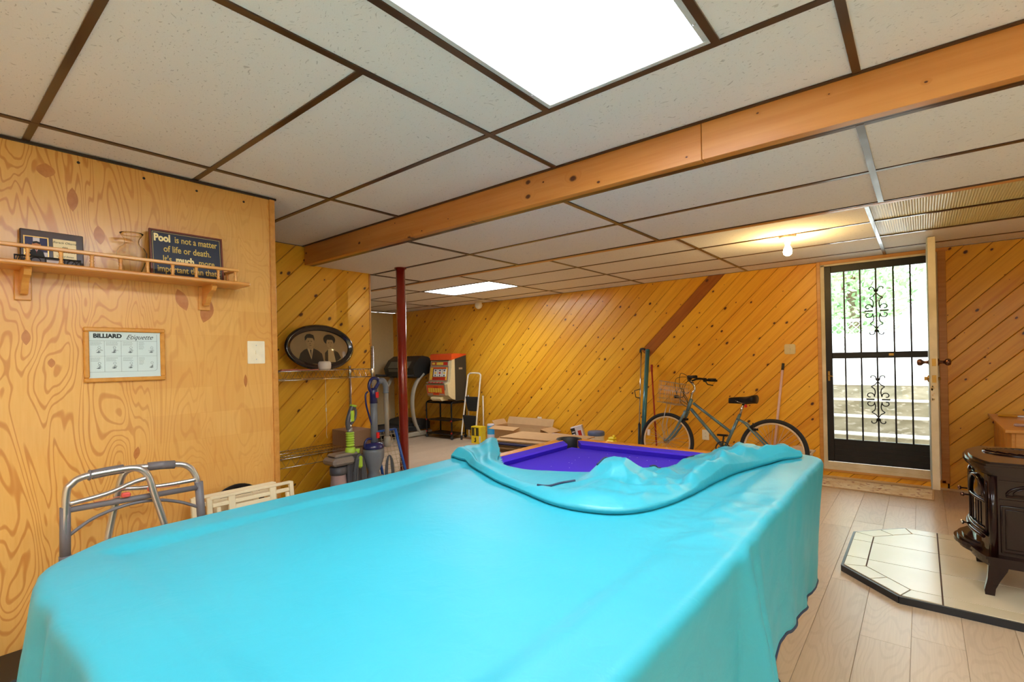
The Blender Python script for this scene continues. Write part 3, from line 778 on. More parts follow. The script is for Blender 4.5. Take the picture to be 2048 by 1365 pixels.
for nm, (a, b, c, d) in (('l', (TX0, TX0 + RW, TY0 + .16, TY1 - .11)), ('r', (TX1 - RW, TX1, TY0 + .11, TY1 - .11)), ('n', (TX0 + .16, TX1 - .11, TY0, TY0 + RW)), ('f', (TX0 + .11, TX1 - .11, TY1 - RW, TY1))):
    c0 = ((a + b) / 2, (c + d) / 2, .78)
    long_y = (d - c) > (b - a)
    if long_y: mb = MB().box(-(d - c) / 2, (d - c) / 2, -RW / 2, RW / 2, -.06, .022, .004)
    else: mb = MB().box(-(b - a) / 2, (b - a) / 2, -RW / 2, RW / 2, -.06, .022, .004)
    r_ = mb.build('rail', M_RAILW, pt_); r_.location = Vector(c0) - o_; r_.rotation_euler = (0, 0, pi / 2 if long_y else 0)
    L = (d - c) if long_y else (b - a)
    k = 7 if long_y else 3
    for i in range(k):
        q = -L / 2 + L * (i + .5) / k
        MB().lathe([(.006, .0219), (.006, .0226)], (q, 0, 0), (0, 0, 1), 12).build('sight', M_PEARL, r_)
CW = .07
def cushion(p, q, inw):
    p, q, inw = Vector(p), Vector(q), Vector(inw); d = (q - p).normalized()
    prof = [(0, .80), (CW - .008, .797), (CW, .79), (CW - .016, .766), (0, .766)]
    R = []
    for end, e in ((p, 1), (q, -1)):
        R.append([end + inw * u + d * (e * u * .9) + Vector((0, 0, z)) for u, z in prof])
    mb = MB(o_); vs = R[0] + R[1]; n = len(prof)
    mb._add(vs, [tuple(range(n)), tuple(range(n, 2 * n))[::-1]] + [(i, (i + 1) % n, n + (i + 1) % n, n + i) for i in range(n)], False)
    mb.build('cushion', M_FELT, pt_)
ym = (TY0 + TY1) / 2
for x, s_ in ((TX0 + RW, 1), (TX1 - RW, -1)):
    cushion((x, TY0 + .165, 0), (x, ym - .06, 0), (s_, 0, 0)); cushion((x, ym + .06, 0), (x, TY1 - .115, 0), (s_, 0, 0))
for y, s_ in ((TY0 + RW, 1), (TY1 - RW, -1)):
    cushion((TX0 + (.165 if y < 1 else .115), y, 0), (TX1 - .115, y, 0), (0, s_, 0))
for (cx, cy, a0) in ((TX0 + .055, TY1 - .055, 135), (TX1 - .055, TY1 - .055, 45), (TX0 + .12, TY0 + .12, 225), (TX1 - .055, TY0 + .055, 315), (TX0 + .03, ym, 180), (TX1 - .03, ym, 0)):
    half = 118 if 'x' else 0
    n = 22; prof = [(.052, .70), (.055, .745), (.052, .755), (.0555, .765), (.053, .775), (.056, .785), (.055, .800), (.060, .808), (.072, .806), (.078, .796), (.078, .72)]
    rows = []
    for r, z in prof:
        rows.append([(cx - o_.x + r * cos(radians(a0 - 125 + 250 * k / n)), cy - o_.y + r * sin(radians(a0 - 125 + 250 * k / n)), z) for k in range(n + 1)])
    mb = MB().grid(rows); mb.lathe([(.0001, .70), (.055, .70)], (cx - o_.x, cy - o_.y, 0), (0, 0, 1), 20, False)
    mb.build('pocket', M_RUB, pt_)
MB(o_).box(TX0 + .07, TX1 - .09, TY0 + .07, TY1 - .07, .56, .70, .01).build('apron', M_APRON, pt_)
for x in (TX0 + .18, TX1 - .18):
    for y in (TY0 + .25, TY1 - .25): MB((o_.x, o_.y, 0)).box(x - .07, x + .07, y - .07, y + .07, 0, .56, .01).build('leg', M_APRON, pt_)
mb = MB(o_)
for k in range(26):
    x = random.uniform(-1.4, -.9); y = random.uniform(1.8, 2.38); mb.box(x, x + .003, y, y + .002, .765, .7655)
mb.build('chalk_specks', M_FELTW, pt_)['kind'] = 'stuff'

# ------------------------------------------------------------------ turquoise cover
def cloth_mat(name='turquoise coated cloth', crumple=0.0):
    m, nt, b = newmat(name); g = NT(nt)
    tc = g.n('ShaderNodeTexCoord')
    n1 = g.n('ShaderNodeTexNoise'); n1.inputs['Scale'].default_value = 3; n1.inputs['Detail'].default_value = 4; g.l(tc.outputs['Object'], n1.inputs['Vector'])
    g.l(g.mix(n1.outputs['Fac'], srgb(34, 154, 174), srgb(46, 164, 182)), b.inputs['Base Color'])
    b.inputs['Roughness'].default_value = .46; b.inputs['Specular IOR Level'].default_value = .75
    n2 = g.n('ShaderNodeTexNoise'); n2.inputs['Scale'].default_value = 14; n2.inputs['Detail'].default_value = 5; n2.inputs['Distortion'].default_value = 1.0; g.l(tc.outputs['Object'], n2.inputs['Vector'])
    bp = g.n('ShaderNodeBump'); bp.inputs['Strength'].default_value = .3; bp.inputs['Distance'].default_value = .005
    h = n2.outputs['Fac']
    mpv = g.n('ShaderNodeMapping'); mpv.inputs['Rotation'].default_value = (0, 0, .7); mpv.inputs['Scale'].default_value = (1, .45, 1); g.l(tc.outputs['Object'], mpv.inputs[0])
    dv = g.n('ShaderNodeVectorMath', operation='MULTIPLY_ADD'); g.l(n1.outputs['Color'], dv.inputs[0]); dv.inputs[1].default_value = (.25, .25, .25); g.l(mpv.outputs[0], dv.inputs[2])
    vo = g.n('ShaderNodeTexVoronoi'); vo.inputs['Scale'].default_value = 9; g.l(dv.outputs[0], vo.inputs['Vector'])
    h = g.math('ADD', h, g.math('MULTIPLY', vo.outputs['Distance'], crumple))
    g.l(h, bp.inputs['Height']); g.l(bp.outputs[0], b.inputs['Normal'])
    return m
M_CLOTH = cloth_mat(crumple=.35); M_CLOTHF = cloth_mat('turquoise cloth, crumpled', 3.0); M_HEM = plain('navy hem binding', (40, 52, 78), .7)
def ss(a, b, v):
    t = min(1, max(0, (v - a) / (b - a))); return t * t * (3 - 2 * t)
def gs(x, c, w_): return math.exp(-((x - c) / w_) ** 2)
def nz(x, y, z=0, s=1): return noise.noise(Vector((x * s, y * s, z * s)))
def ridged(x, y, s, seed=0, o=3):
    v = 0; a = 1; t = 0
    for k in range(o):
        v += a * (1 - abs(noise.noise(Vector((x * s, y * s, seed + k * 7.3)))) * 2.2); t += a; a *= .5; s *= 1.9
    return v / t
CX0, CX1, CY0, CY1, CZ = -1.672, -.348, .188, 2.535, .826
U_POLY = [(-1.95, 2.02), (-1.70, 1.94), (-1.36, 1.60), (-1.2, 1.62), (-.93, 1.72), (-.82, 2.0), (-.76, 2.44), (-.74, 2.9), (-1.95, 2.9)]
def in_poly(x, y, P):
    c = False; j = len(P) - 1
    for i in range(len(P)):
        if (P[i][1] > y) != (P[j][1] > y) and x < (P[j][0] - P[i][0]) * (y - P[i][1]) / (P[j][1] - P[i][1]) + P[i][0]: c = not c
        j = i
    return c
def topz(x, y):
    e = min(x - CX0, CX1 - x, y - CY0, CY1 - y)
    z = CZ - .012 * ss(.10, .16, e) + .006 * nz(x, y, 1, 2.3) 
    z += .004 * (ridged(x * .35 + y * .1, y, 3.0, 3) - .5) * ss(.0, .5, e + .2)
    # long gentle drag folds running from the left edge towards the fold
    z += .007 * gs(e, .07, .05) * nz(x * 2, y * 2, 5, 2.0)
    z += .006 * sin(26 * (x * .55 + y * .25) + 3 * nz(x, y, 2, 1.5)) * gs(x, -1.45, .22) * ss(.5, 1.2, y)
    # crumple around the right edge near the pleat
    q = math.exp(-((x + .44) / .13) ** 2 - ((y - 1.45) / .33) ** 2)
    z += .016 * (ridged(x, y, 6, 9) - .6) * q
    # raised ridge at the rear left where the cover is pulled up
    z += .012 * gs(x, -1.66, .08) * ss(1.5, 1.95, y) 
    return z
rc = .085
PER = []     # (x, y, nx, ny) going left side (far to near), near side, right side, far side
def seg(a, b, nrm, n):
    for k in range(n): t = k / n; PER.append((a[0] + (b[0] - a[0]) * t, a[1] + (b[1] - a[1]) * t, nrm[0], nrm[1]))
def arc(cx, cy, a0, a1, n, rc=rc):
    for k in range(n): t = radians(a0 + (a1 - a0) * k / n); PER.append((cx + rc * cos(t), cy + rc * sin(t), cos(t), sin(t)))
rn = .26
seg((CX0, CY1 - rc), (CX0, CY0 + rn), (-1, 0), 150); arc(CX0 + rn, CY0 + rn, 180, 270, 34, rn)
seg((CX0 + rn, CY0), (CX1 - rc, CY0), (0, -1), 90); arc(CX1 - rc, CY0 + rc, 270, 360, 16)
seg((CX1, CY0 + rc), (CX1, CY1 - rc), (1, 0), 210); arc(CX1 - rc, CY1 - rc, 0, 90, 16)
seg((CX1 - rc, CY1), (CX0 + rc, CY1), (0, 1), 90); arc(CX0 + rc, CY1 - rc, 90, 180, 10)
NP = len(PER)
sy0, sy1, sx = CY0 + .62, CY1 - .62, (CX0 + CX1) / 2
KT, KS = 70, 34
def hemdrop(x, y, nx, ny):
    d = .42
    if nx > .5:
        d = .40 + .035 * ss(1.1, .6, y)
        if y > 1.30: d = .36 + .17 * ss(1.45, 2.45, y)
    if ny < -.5 or (nx < 0): d = .46
    if ny > .5: d = .45
    return d + .012 * nz(x, y, 4, 5)
verts = []; faces = []
rings = []
for k in range(KT + 1):
    t = 1 - k / KT
    ring = []
    for (x, y, nx, ny) in PER:
        px, py = sx, min(max(y, sy0), sy1)
        X_, Y_ = px + (x - px) * t, py + (y - py) * t
        ring.append((X_, Y_, topz(X_, Y_)))
    rings.append(ring)
rings = rings[::-1]   # centre ... edge
arcL = [0.0]
for i in range(1, NP): arcL.append(arcL[-1] + hypot(PER[i][0] - PER[i - 1][0], PER[i][1] - PER[i - 1][1]))
for k in range(1, KS + 1):
    ring = []
    for i, (x, y, nx, ny) in enumerate(PER):
        D = hemdrop(x, y, nx, ny); d = D * k / KS; ez = topz(x, y)
        rr = .022
        if d < rr * 1.57: a = d / rr; out = rr * sin(a); dz = rr * (1 - cos(a))
        else: out = rr; dz = rr + (d - rr * 1.57)
        f = d / .42; s_ = arcL[i]
        fold = .010 * sin(s_ * 17 + 1.2 * sin(s_ * 5)) * f + .012 * noise.noise(Vector((s_ * 5.5, f * 1.2, 0))) * f + .004 * noise.noise(Vector((s_ * 14, f * 6, 3)))
        fl_ = .018 * f
        if nx > .5:
            fold *= .6
            fold += .060 * f ** .8 * gs(y, 1.235, .045) + .030 * f * gs(y, 1.33, .03) - .012 * f ** .6 * gs(y, 1.285, .022) - .008 * f * gs(y, 1.16, .03)
            fl_ -= .05 * f * ss(1.5, 2.5, y)
        if nx < .2 and y < .5 and x < -1.2:
            c_ = gs(x + y, CX0 + CY0 + .1, .35)
            fold += .026 * c_ * f ** .7 * sin(s_ * 34 + 1.5 * f); fl_ += .015 * c_ * f
        off = out + fl_ + fold
        ring.append((x + nx * off, y + ny * off, ez - dz))
    rings.append(ring)
vs = [p for r in rings for p in r]; fs = []
for a in range(len(rings) - 1):
    for i in range(NP):
        j = (i + 1) % NP
        q = (a * NP + i, a * NP + j, (a + 1) * NP + j, (a + 1) * NP + i)
        cx = sum(vs[k][0] for k in q) / 4; cy = sum(vs[k][1] for k in q) / 4
        if a < KT:
            if in_poly(cx, cy, U_POLY): continue
        else:
            if PER[i][0] < -.76 and PER[i][1] > 1.95: continue
        fs.append(q)
cov = thing('table_cover', 'turquoise fabric cover draped over the pool table, its far end folded back in crumpled folds', 'table cover', (sx, (CY0 + CY1) / 2, CZ))
mb = MB(cov.location); mb.smooth = True
mb._add(vs, fs, True)
main = mb.build('draped_sheet', M_CLOTH, cov)
# hem binding along the lower edge of the skirt
hr = rings[-1]
runs = []; cur = []
for i in range(NP):
    if PER[i][0] < -.76 and PER[i][1] > 1.95:
        if len(cur) > 2: runs.append(cur)
        cur = []
    else: cur.append((hr[i][0], hr[i][1], hr[i][2] - .001))
if len(cur) > 2: runs.append(cur)
mb = MB(cov.location)
for r_ in runs: mb.tube(r_, .0045, 6)
hb = mb.build('hem_binding', M_HEM, cov, fix=False); hb['label'] = 'dark navy hem binding'
# folded-back flap
Nn = [(-1.68, 1.60), (-1.56, 1.57), (-1.42, 1.49), (-1.19, 1.39), (-.913, 1.28), (-.74, 1.285), (-.65, 1.36), (-.60, 1.52), (-.585, 1.75), (-.56, 2.0), (-.50, 2.25), (-.40, 2.42)]
Nf = [(-1.69, 1.95), (-1.56, 1.80), (-1.40, 1.62), (-1.20, 1.655), (-1.02, 1.78), (-.93, 1.84), (-.87, 1.83), (-.835, 1.95), (-.83, 2.15), (-.84, 2.36), (-.72, 2.50), (-.50, 2.545)]
NA, NB = 240, 80
def curve(P, n):
    c = catmull([(a, b, 0) for a, b in P], 20); L = [0]
    for i in range(1, len(c)): L.append(i / (len(c) - 1))
    return [c[min(len(c) - 1, int(round(t * (len(c) - 1) / n)))] if n == 0 else c[0].lerp(c[0], 0) for t in range(0)] or c
cn, cf = curve(Nn, 1), curve(Nf, 1)
def at(c, t):
    q = t * (len(c) - 1); i = min(int(q), len(c) - 2); return c[i].lerp(c[i + 1], q - i)
P = []; a_l = []
for i in range(NA + 1):
    ta = i / NA; row = []
    p, q = at(cn, ta), at(cf, ta)
    for j in range(-6, NB + 1):
        tb = j / NB
        if j < 0:   # rolled edge: the sheet turns under
            an = (-j) / 6 * 2.2
            rr = .010
            X_, Y_ = p.x, p.y
            dv = (q - p).normalized()
            X_ += dv.x * rr * (1 - sin(an + .0)) * 0 + dv.x * rr * (1 - cos(an)) * .8 - dv.x * rr * sin(an) * .6; Y_ += -dv.y * rr * sin(an) * .6 + dv.y * rr * (1 - cos(an)) * .8
            row.append((X_, Y_, topz(p.x, p.y) + .016 - rr * (1 - cos(an)) * .9)); continue
        # non-uniform: crumples shift the sheet sideways as well
        b2 = p.lerp(q, tb); x, y = b2.x, b2.y
        base = topz(x, y) if not in_poly(x, y, U_POLY) else CZ - .012 - .02 * ss(.0, .12, min(abs(x + 1.2), 1))
        amp = .012 + .045 * ss(.32, .62, ta)
        mk = .22 + .9 * math.exp(-((x + .86) / .15) ** 2 - ((y - 1.58) / .22) ** 2) + .9 * math.exp(-((x + .58) / .12) ** 2 - ((y - 2.1) / .45) ** 2) + .5 * math.exp(-((x + 1.62) / .12) ** 2 - ((y - 1.8) / .2) ** 2)
        mk = min(mk, 1.15)
        cr = ridged(x * .9 + .5 * y, y * .8 - .5 * x, 5.0, 17, 2) - .5
        cr2 = noise.voronoi(Vector(((x * 1.2 + .6 * y) * 10, (y * .7 - .6 * x) * 10, 3.1)))[0][0] * 1.3 - .5
        h = .016 + mk * amp * max(-.25, cr) * (.25 + .75 * ss(0, .2, tb)) * 1.0 + mk * .034 * cr2 * ss(.3, .6, ta) * ss(0, .15, tb)
        h += .012 * sin(min(1, tb / .22) * pi)                       # fold roll
        h += .066 * math.exp(-(((x + .875) / .085) ** 2 + ((y - 1.66) / .115) ** 2) ** 1.6)     # central lump
        h += .030 * math.exp(-(abs((x + .80) / .10) ** 1.3) - ((y - 1.42) / .12) ** 2)
        h += .040 * math.exp(-(abs((x + .60) / .07) ** 1.4) - ((y - 2.0) / .28) ** 2)
        h += .035 * math.exp(-((x + .55) / .12) ** 2 - ((y - 2.38) / .12) ** 2)
        h += .010 * math.exp(-((x + 1.70) / .10) ** 2 - ((y - 1.90) / .16) ** 2)
        h += .022 * sin(pi * min(1, max(0, tb))) * ss(.35, 0, ta) * (1 + .6 * sin(9 * tb + 8 * ta))
        h -= .030 * ss(.80, 1.0, tb) * ss(.15, .3, ta) * (1 - ss(.46, .52, ta) * (1 - ss(.60, .66, ta)))
        row.append((x, y, max(base, CZ - .03) + max(h, .003)))
    P.append(row)
first = P[0]; side = []
for k in range(10, 0, -1):
    side.append([(x - .004 - .006 * min(k, 3) + .006 * sin(j * .35 + k), y, z - .004 - (k * .045) - .003 * sin(j * .5)) for j, (x, y, z) in enumerate(first)])
mb = MB(cov.location).grid(side + P)
flap = mb.build('folded_flap', M_CLOTHF, cov)
e = [r[-1] for r in P]
mb = MB(cov.location); mb.tube([(p[0], p[1], p[2] + .001) for p in e[int(NA * .60):int(NA * .93)]], .0042, 6)
def onflap(pts):
    out = []
    for ta, tb in pts:
        i = min(NA, int(ta * NA)); j = min(NB, int(tb * NB)) + 6; p = P[i][j]; out.append((p[0], p[1], p[2] + .003))
    return out
mb.tube(catmull(onflap([(.40, .62), (.415, .75), (.43, .86), (.445, .97)]), 6), .0042, 6)
mb.tube(catmull(onflap([(.335, .10), (.345, .22), (.352, .36), (.37, .45)]), 6), .0042, 6)
hb2 = mb.build('hem_binding', M_HEM, cov, fix=False); hb2['label'] = 'dark navy hem binding'

# ================================================================== left wall things
X_ = Vector((1, 0, 0)); Y_v = Vector((0, 1, 0)); Z_ = Vector((0, 0, 1))
FACE_L = lambda x, y, z: frame3((x, y, z), (0, 1, 0), (0, 0, 1))          # text/plane facing +x
M_SHELF = pine('shelf pine', (226, 164, 82), (196, 124, 50), knots=False, rough=.32)
sh = thing('wall_shelf', 'pine gallery shelf with a spindle rail, on the plywood wall above the walker', 'shelf', (-2.8, 0, 1.672))
def part_long_y(mb_fn, name, m, parent, c):
    o = mb_fn.build(name, m, parent); o.rotation_euler = (0, 0, pi / 2); o.location = c; return o
part_long_y(MB().box(-1.33, 1.13, -.18, 0, 0, .018, .005), 'shelf_board', M_SHELF, sh, (0, 0, 0))
part_long_y(MB().box(-1.33, 1.075, -.012, .010, 0, .014, .003), 'gallery_rail', M_SHELF, sh, (.17, 0, .066))
MB().box(.02, .178, -.008, .008, 0, .014, .003).build('gallery_rail', M_SHELF, sh).location = (0, 1.066, .066)
sp = None
prof = [(.007, 0), (.009, .003), (.0055, .007), (.008, .012), (.0045, .017), (.0085, .024), (.0045, .031), (.008, .036), (.0055, .041), (.009, .045), (.007, .048)]
pts = [(.17, .315 + .0955 * k) for k in range(-16, 8)] + [(.17, 1.062), (.06, 1.066)]
for p in pts:
    if sp is None: sp = MB().lathe(prof, (0, 0, 0), (0, 0, 1), 12).build('spindle', M_SHELF, sh); o = sp
    else: o = link_copy(sp, sh)
    o.location = (p[0], p[1], .018)
def bracket(y):
    poly = [(0, 0), (.14, 0), (.145, -.012), (.13, -.03), (.10, -.038), (.075, -.055), (.06, -.08), (.045, -.095), (.025, -.098), (.018, -.085), (0, -.08)]
    mb = MB().prism(poly, -.011, .011, (0, 0, 0), (1, 0, 0), (0, 0, 1), (0, 1, 0)).box(0, .012, -.026, .026, -.118, 0, .003)
    mb.build('bracket', M_SHELF, sh).location = (0, y, 0)
for y in (.318, .976, -.34, -1.0): bracket(y)

# plaque with picture and inscription
M_WALNUT = plain('dark walnut', (62, 34, 24), .3, coat=.4, var=.15, scale=12)
M_GOLD = plain('pale gold plate', (222, 200, 150), .35, .2)
M_GOLDD = plain('gilt', (196, 156, 90), .3, .7)
M_INK = plain('black ink', (28, 26, 28), .6)
M_NAVY = plain('deep blue print', (44, 46, 92), .5); M_SKIN = plain('brown skin print', (206, 138, 96), .6); M_REDF = plain('red print', (170, 50, 60), .5)
M_PALE = plain('pale print', (222, 216, 222), .5); M_GREYP = plain('grey print', (96, 90, 100), .5)
pq = thing('wall_plaque', 'dark walnut plaque with a portrait and gold inscription plate on the gallery shelf', 'plaque', (-2.765, .407, 1.6905))
tiltm = Matrix.Rotation(radians(-4), 4, 'Y')
pq.matrix_basis = Matrix.Translation((-2.768, .407, 1.6905)) @ tiltm
MB().box(-.009, .009, -.098, .098, 0, .150, .003).build('board', M_WALNUT, pq)
mb = MB().mat(0)
for (a, b, c, d) in ((-.088, -.013, .118, .122), (-.088, -.013, .030, .034), (-.088, -.084, .034, .118), (-.017, -.013, .034, .118)): mb.box(.009, .012, a, b, c, d)
mb.build('picture_frame', M_GOLDD, pq)
mb = MB().box(.009, .0105, -.084, -.017, .034, .118); mb.mat(1).box(.0105, .011, -.084, -.060, .070, .118).box(.0105, .011, -.040, -.017, .06, .118)
mb.mat(2).prism([(-.077, .034), (-.070, .062), (-.056, .072), (-.044, .072), (-.03, .062), (-.024, .034)], .0105, .0115, (0, 0, 0), (0, 1, 0), (0, 0, 1), (1, 0, 0))
mb.mat(3).lathe([(.0135, 0), (.013, .0008)], (.0115, -.050, .088), (1, 0, 0), 18).lathe([(.006, 0), (.006, .0008)], (.0115, -.076, .082), (1, 0, 0), 10)
mb.mat(5).prism([(-.062, .090), (-.060, .100), (-.050, .103), (-.040, .100), (-.038, .090), (-.050, .095)], .0125, .013, (0, 0, 0), (0, 1, 0), (0, 0, 1), (1, 0, 0))
mb.mat(0).prism([(-.056, .072), (-.050, .058), (-.044, .072)], .0118, .0122, (0, 0, 0), (0, 1, 0), (0, 0, 1), (1, 0, 0))
mb.mat(4).prism([(-.0515, .070), (-.050, .050), (-.0485, .070)], .0124, .0127, (0, 0, 0), (0, 1, 0), (0, 0, 1), (1, 0, 0))
mb.build('portrait_print', [M_PALE, M_NAVY, M_INK, M_SKIN, M_REDF, M_INK], pq)
MB().box(.009, .0115, .000, .074, .034, .122, .001).build('inscription_plate', M_GOLD, pq)
for i, (b_, s_) in enumerate((('Barack Obama', .0125), ('44th', .010), ('President of the', .010), ('United States', .010))):
    text('lettering', b_, s_, M_INK, pq, FACE_L(.0118, .037, .108 - .019 * i), shear=.25)
# long low black collage frame in front
fr = thing('collage_frame', 'small long black openwork picture frame lying low in front of the walnut plaque', 'picture frame', (-2.705, .385, 1.6905))
mb = MB().box(-.004, .004, -.10, .10, 0, .004).box(-.004, .004, -.10, .10, .028, .033)
for y in (-.10, -.058, -.012, .046, .096): mb.box(-.004, .004, y, y + .004, .004, .028)
for c in (-.038, .070): mb.tube([(0, c + .014 * cos(a * .5236), .016 + .012 * sin(a * .5236)) for a in range(12)], .0018, 6, closed=True)
for k in range(6): mb.bar((0, -.096 + k * .007, .004), (0, -.090 + k * .007, .028), .003, .0016, (1, 0, 0))
for k in range(3): mb.bar((0, .05 + .014 * k, .004), (0, .066 + .014 * k, .028), .003, .0016, (1, 0, 0))
mb.build('frame', M_INK, fr); MB().box(-.003, -.001, -.058, .096, .003, .029).build('picture', M_GREYP, fr)
MB().box(-.001, .0005, -.006, .042, .010, .022).build('picture', M_PALE, fr)

# glass vase
def clear_glass(name, tint=(250, 246, 236)):
    m, nt, b = newmat(name); b.inputs['Base Color'].default_value = srgb(*tint); b.inputs['Transmission Weight'].default_value = 1.0
    b.inputs['Roughness'].default_value = .02; b.inputs['IOR'].default_value = 1.15; return m
vg = MB().lathe([(.0001, 0), (.030, 0), (.034, .006), (.046, .04), (.055, .075), (.056, .095), (.046, .116), (.030, .128), (.026, .140), (.028, .155), (.037, .170), (.044, .180), (.042, .180), (.035, .170), (.026, .155), (.024, .140), (.028, .129), (.044, .114), (.0535, .095), (.0525, .075), (.043, .04), (.030, .009), (.0001, .007)], (0, 0, 0), (0, 0, 1), 32)
solo(vg, 'glass_vase', clear_glass('vase glass'), 'clear glass vase with a round belly and flared neck on the gallery shelf', 'vase', (-2.715, .662, 1.6905))

# pool sign
M_SIGN = plain('navy sign board', (36, 44, 66), .45); M_SIGNF = plain('reddish brown sign edge', (116, 52, 28), .4, coat=.3); M_LET = plain('old gold lettering', (214, 186, 96), .5); M_LET2 = plain('cream lettering', (246, 230, 170), .5)
sg = thing('pool_sign', 'navy sign with gold lettering about pool, standing at the right of the gallery shelf', 'sign', (0, 0, 0))
sg.matrix_basis = Matrix.Translation((-2.735, .892, 1.6905)) @ Matrix.Rotation(radians(-5), 4, 'Y')
HW, HH = .156, .228
MB().box(-.006, .004, -HW, HW, 0, HH, .002).build('board', M_SIGN, sg)
mb = MB()
for (a, b, c, d) in ((-HW, HW, HH - .008, HH), (-HW, HW, 0, .008), (-HW, -HW + .008, .008, HH - .008), (HW - .008, HW, .008, HH - .008)): mb.box(-.002, .007, a, b, c, d, .001)
mb.build('frame', M_SIGNF, sg)
mb = MB(); q = .012
for (a, b, c, d) in ((-HW + q, HW - q, HH - q - .0015, HH - q), (-HW + q, HW - q, q, q + .0015), (-HW + q, -HW + q + .0015, q, HH - q), (HW - q - .0015, HW - q, q, HH - q)): mb.box(.004, .0045, a, b, c, d)
mb.build('border_line', M_LET, sg)
text('lettering', 'is not a matter', .043, M_LET, sg, FACE_L(.0046, .038, .187), offset=.0006, sx=.72)
text('bold_lettering', 'Pool', .047, M_LET2, sg, FACE_L(.0046, -.105, .188), offset=.0022, sx=.78)
text('lettering', 'of life or death.', .043, M_LET, sg, FACE_L(.0046, .0, .138), offset=.0006, sx=.76)
text('lettering', "It's", .043, M_LET, sg, FACE_L(.0046, -.088, .090), offset=.0006, sx=.76)
text('bold_lettering', 'much', .045, M_LET2, sg, FACE_L(.0046, -.014, .089), offset=.0022, sx=.78)
text('lettering', 'more', .043, M_LET, sg, FACE_L(.0046, .080, .088), offset=.0006, sx=.76)
text('lettering', 'important than that.', .043, M_LET, sg, FACE_L(.0046, .0, .042), offset=.0006, sx=.74)

# billiard etiquette poster
M_PAPER = plain('white paper', (240, 240, 238), .35, var=.01); M_LINE = plain('grey print line', (120, 120, 120), .6); M_FRM = pine('golden picture frame', (222, 160, 74), (196, 128, 44), knots=False, rough=.25)
M_LINE2 = 0
po = thing('framed_poster', 'billiard etiquette poster in a golden wood frame on the plywood wall', 'picture', (-2.8, .652, 1.333))
W_, H_ = .150, .121
mb = MB()
for nm, (a, b, c, d) in enumerate(((-W_, W_, H_ - .019, H_), (-W_, W_, -H_, -H_ + .019), (-W_, -W_ + .019, -H_ + .019, H_ - .019), (W_ - .019, W_, -H_ + .019, H_ - .019))): mb.box(0, .016, a, b, c, d, .004)
mb.build('frame', M_FRM, po)
MB().box(.002, .006, -W_ + .018, W_ - .018, -H_ + .018, H_ - .018).build('paper', M_PAPER, po)
pz = .0064
text('lettering', 'BILLIARD', .0245, M_INK, po, FACE_L(pz, -.066, .083), offset=.0012, sx=1.02)
text('script_lettering', 'Etiquette', .030, plain('dark grey ink', (70, 70, 72), .6), po, FACE_L(pz, .050, .079), shear=.5, sx=.92)
mb = MB()
def ln(y0, z0, y1, z1, t=.0008): mb.bar((pz, y0, z0), (pz, y1, z1), t, .0006, (1, 0, 0))
ln(-.131, .062, .118, .062); ln(-.131, -.076, .106, -.076); ln(.118, .094, .118, -.064)
for k in range(6): 
    a0, a1 = -k * pi / 12, -(k + 1) * pi / 12; ln(.106 + .012 * cos(a0), -.064 + .012 * sin(a0), .106 + .012 * cos(a1), -.064 + .012 * sin(a1))
for y in (-.078, -.018, .042): ln(y, .062, y, -.076, .0006)
ln(-.131, -.006, .118, -.006, .0006)
mb.build('border_line', M_LINE, po)
mb = MB(); rr_ = random.Random(5)
for ci, y0 in enumerate((-.128, -.074, -.014, .046)):
    for z0 in (.056, -.014):
        nl = 6 if ci == 3 else 3
        for k in range(nl):
            w_ = (.022 if ci == 3 else .042) * rr_.uniform(.7, 1); y = y0 + .002
            while y < y0 + w_:
                l_ = rr_.uniform(.002, .005); mb.box(pz - .0002, pz + .0003, y, y + l_, z0 - k * .006 - .0012, z0 - k * .006); y += l_ + .0012
        # small pen sketch: figure bending over a table
        cy_, cz_ = y0 + (.052 if ci == 3 else .032), z0 - .036
        mb.tube([(pz, cy_ + .005 * cos(a), cz_ + .012 + .005 * sin(a)) for a in [k * .7 for k in range(9)]], .0005, 4, closed=True)
        for _ in range(7): 
            a = rr_.uniform(0, 6.28); l_ = rr_.uniform(.004, .014)
            mb.bar((pz, cy_ + rr_.uniform(-.004, .004), cz_ + rr_.uniform(-.006, .008)), (pz, cy_ + l_ * cos(a), cz_ - abs(l_ * sin(a))), .001, .0005, (1, 0, 0))
        mb.prism([(cy_ - .012, cz_ - .010), (cy_ - .002, cz_ - .005), (cy_ + .006, cz_ - .009), (cy_ - .002, cz_ - .012)], pz, pz + .0004, (0, 0, 0), (0, 1, 0), (0, 0, 1), (1, 0, 0))
o = mb.build('printed_sketches', M_LINE, po); o['kind'] = 'stuff'
MB().box(.0085, .0095, -W_ + .016, W_ - .016, -H_ + .016, H_ - .016).build('glazing', glassy('picture glass', alpha=.04, ior=1.12), po)

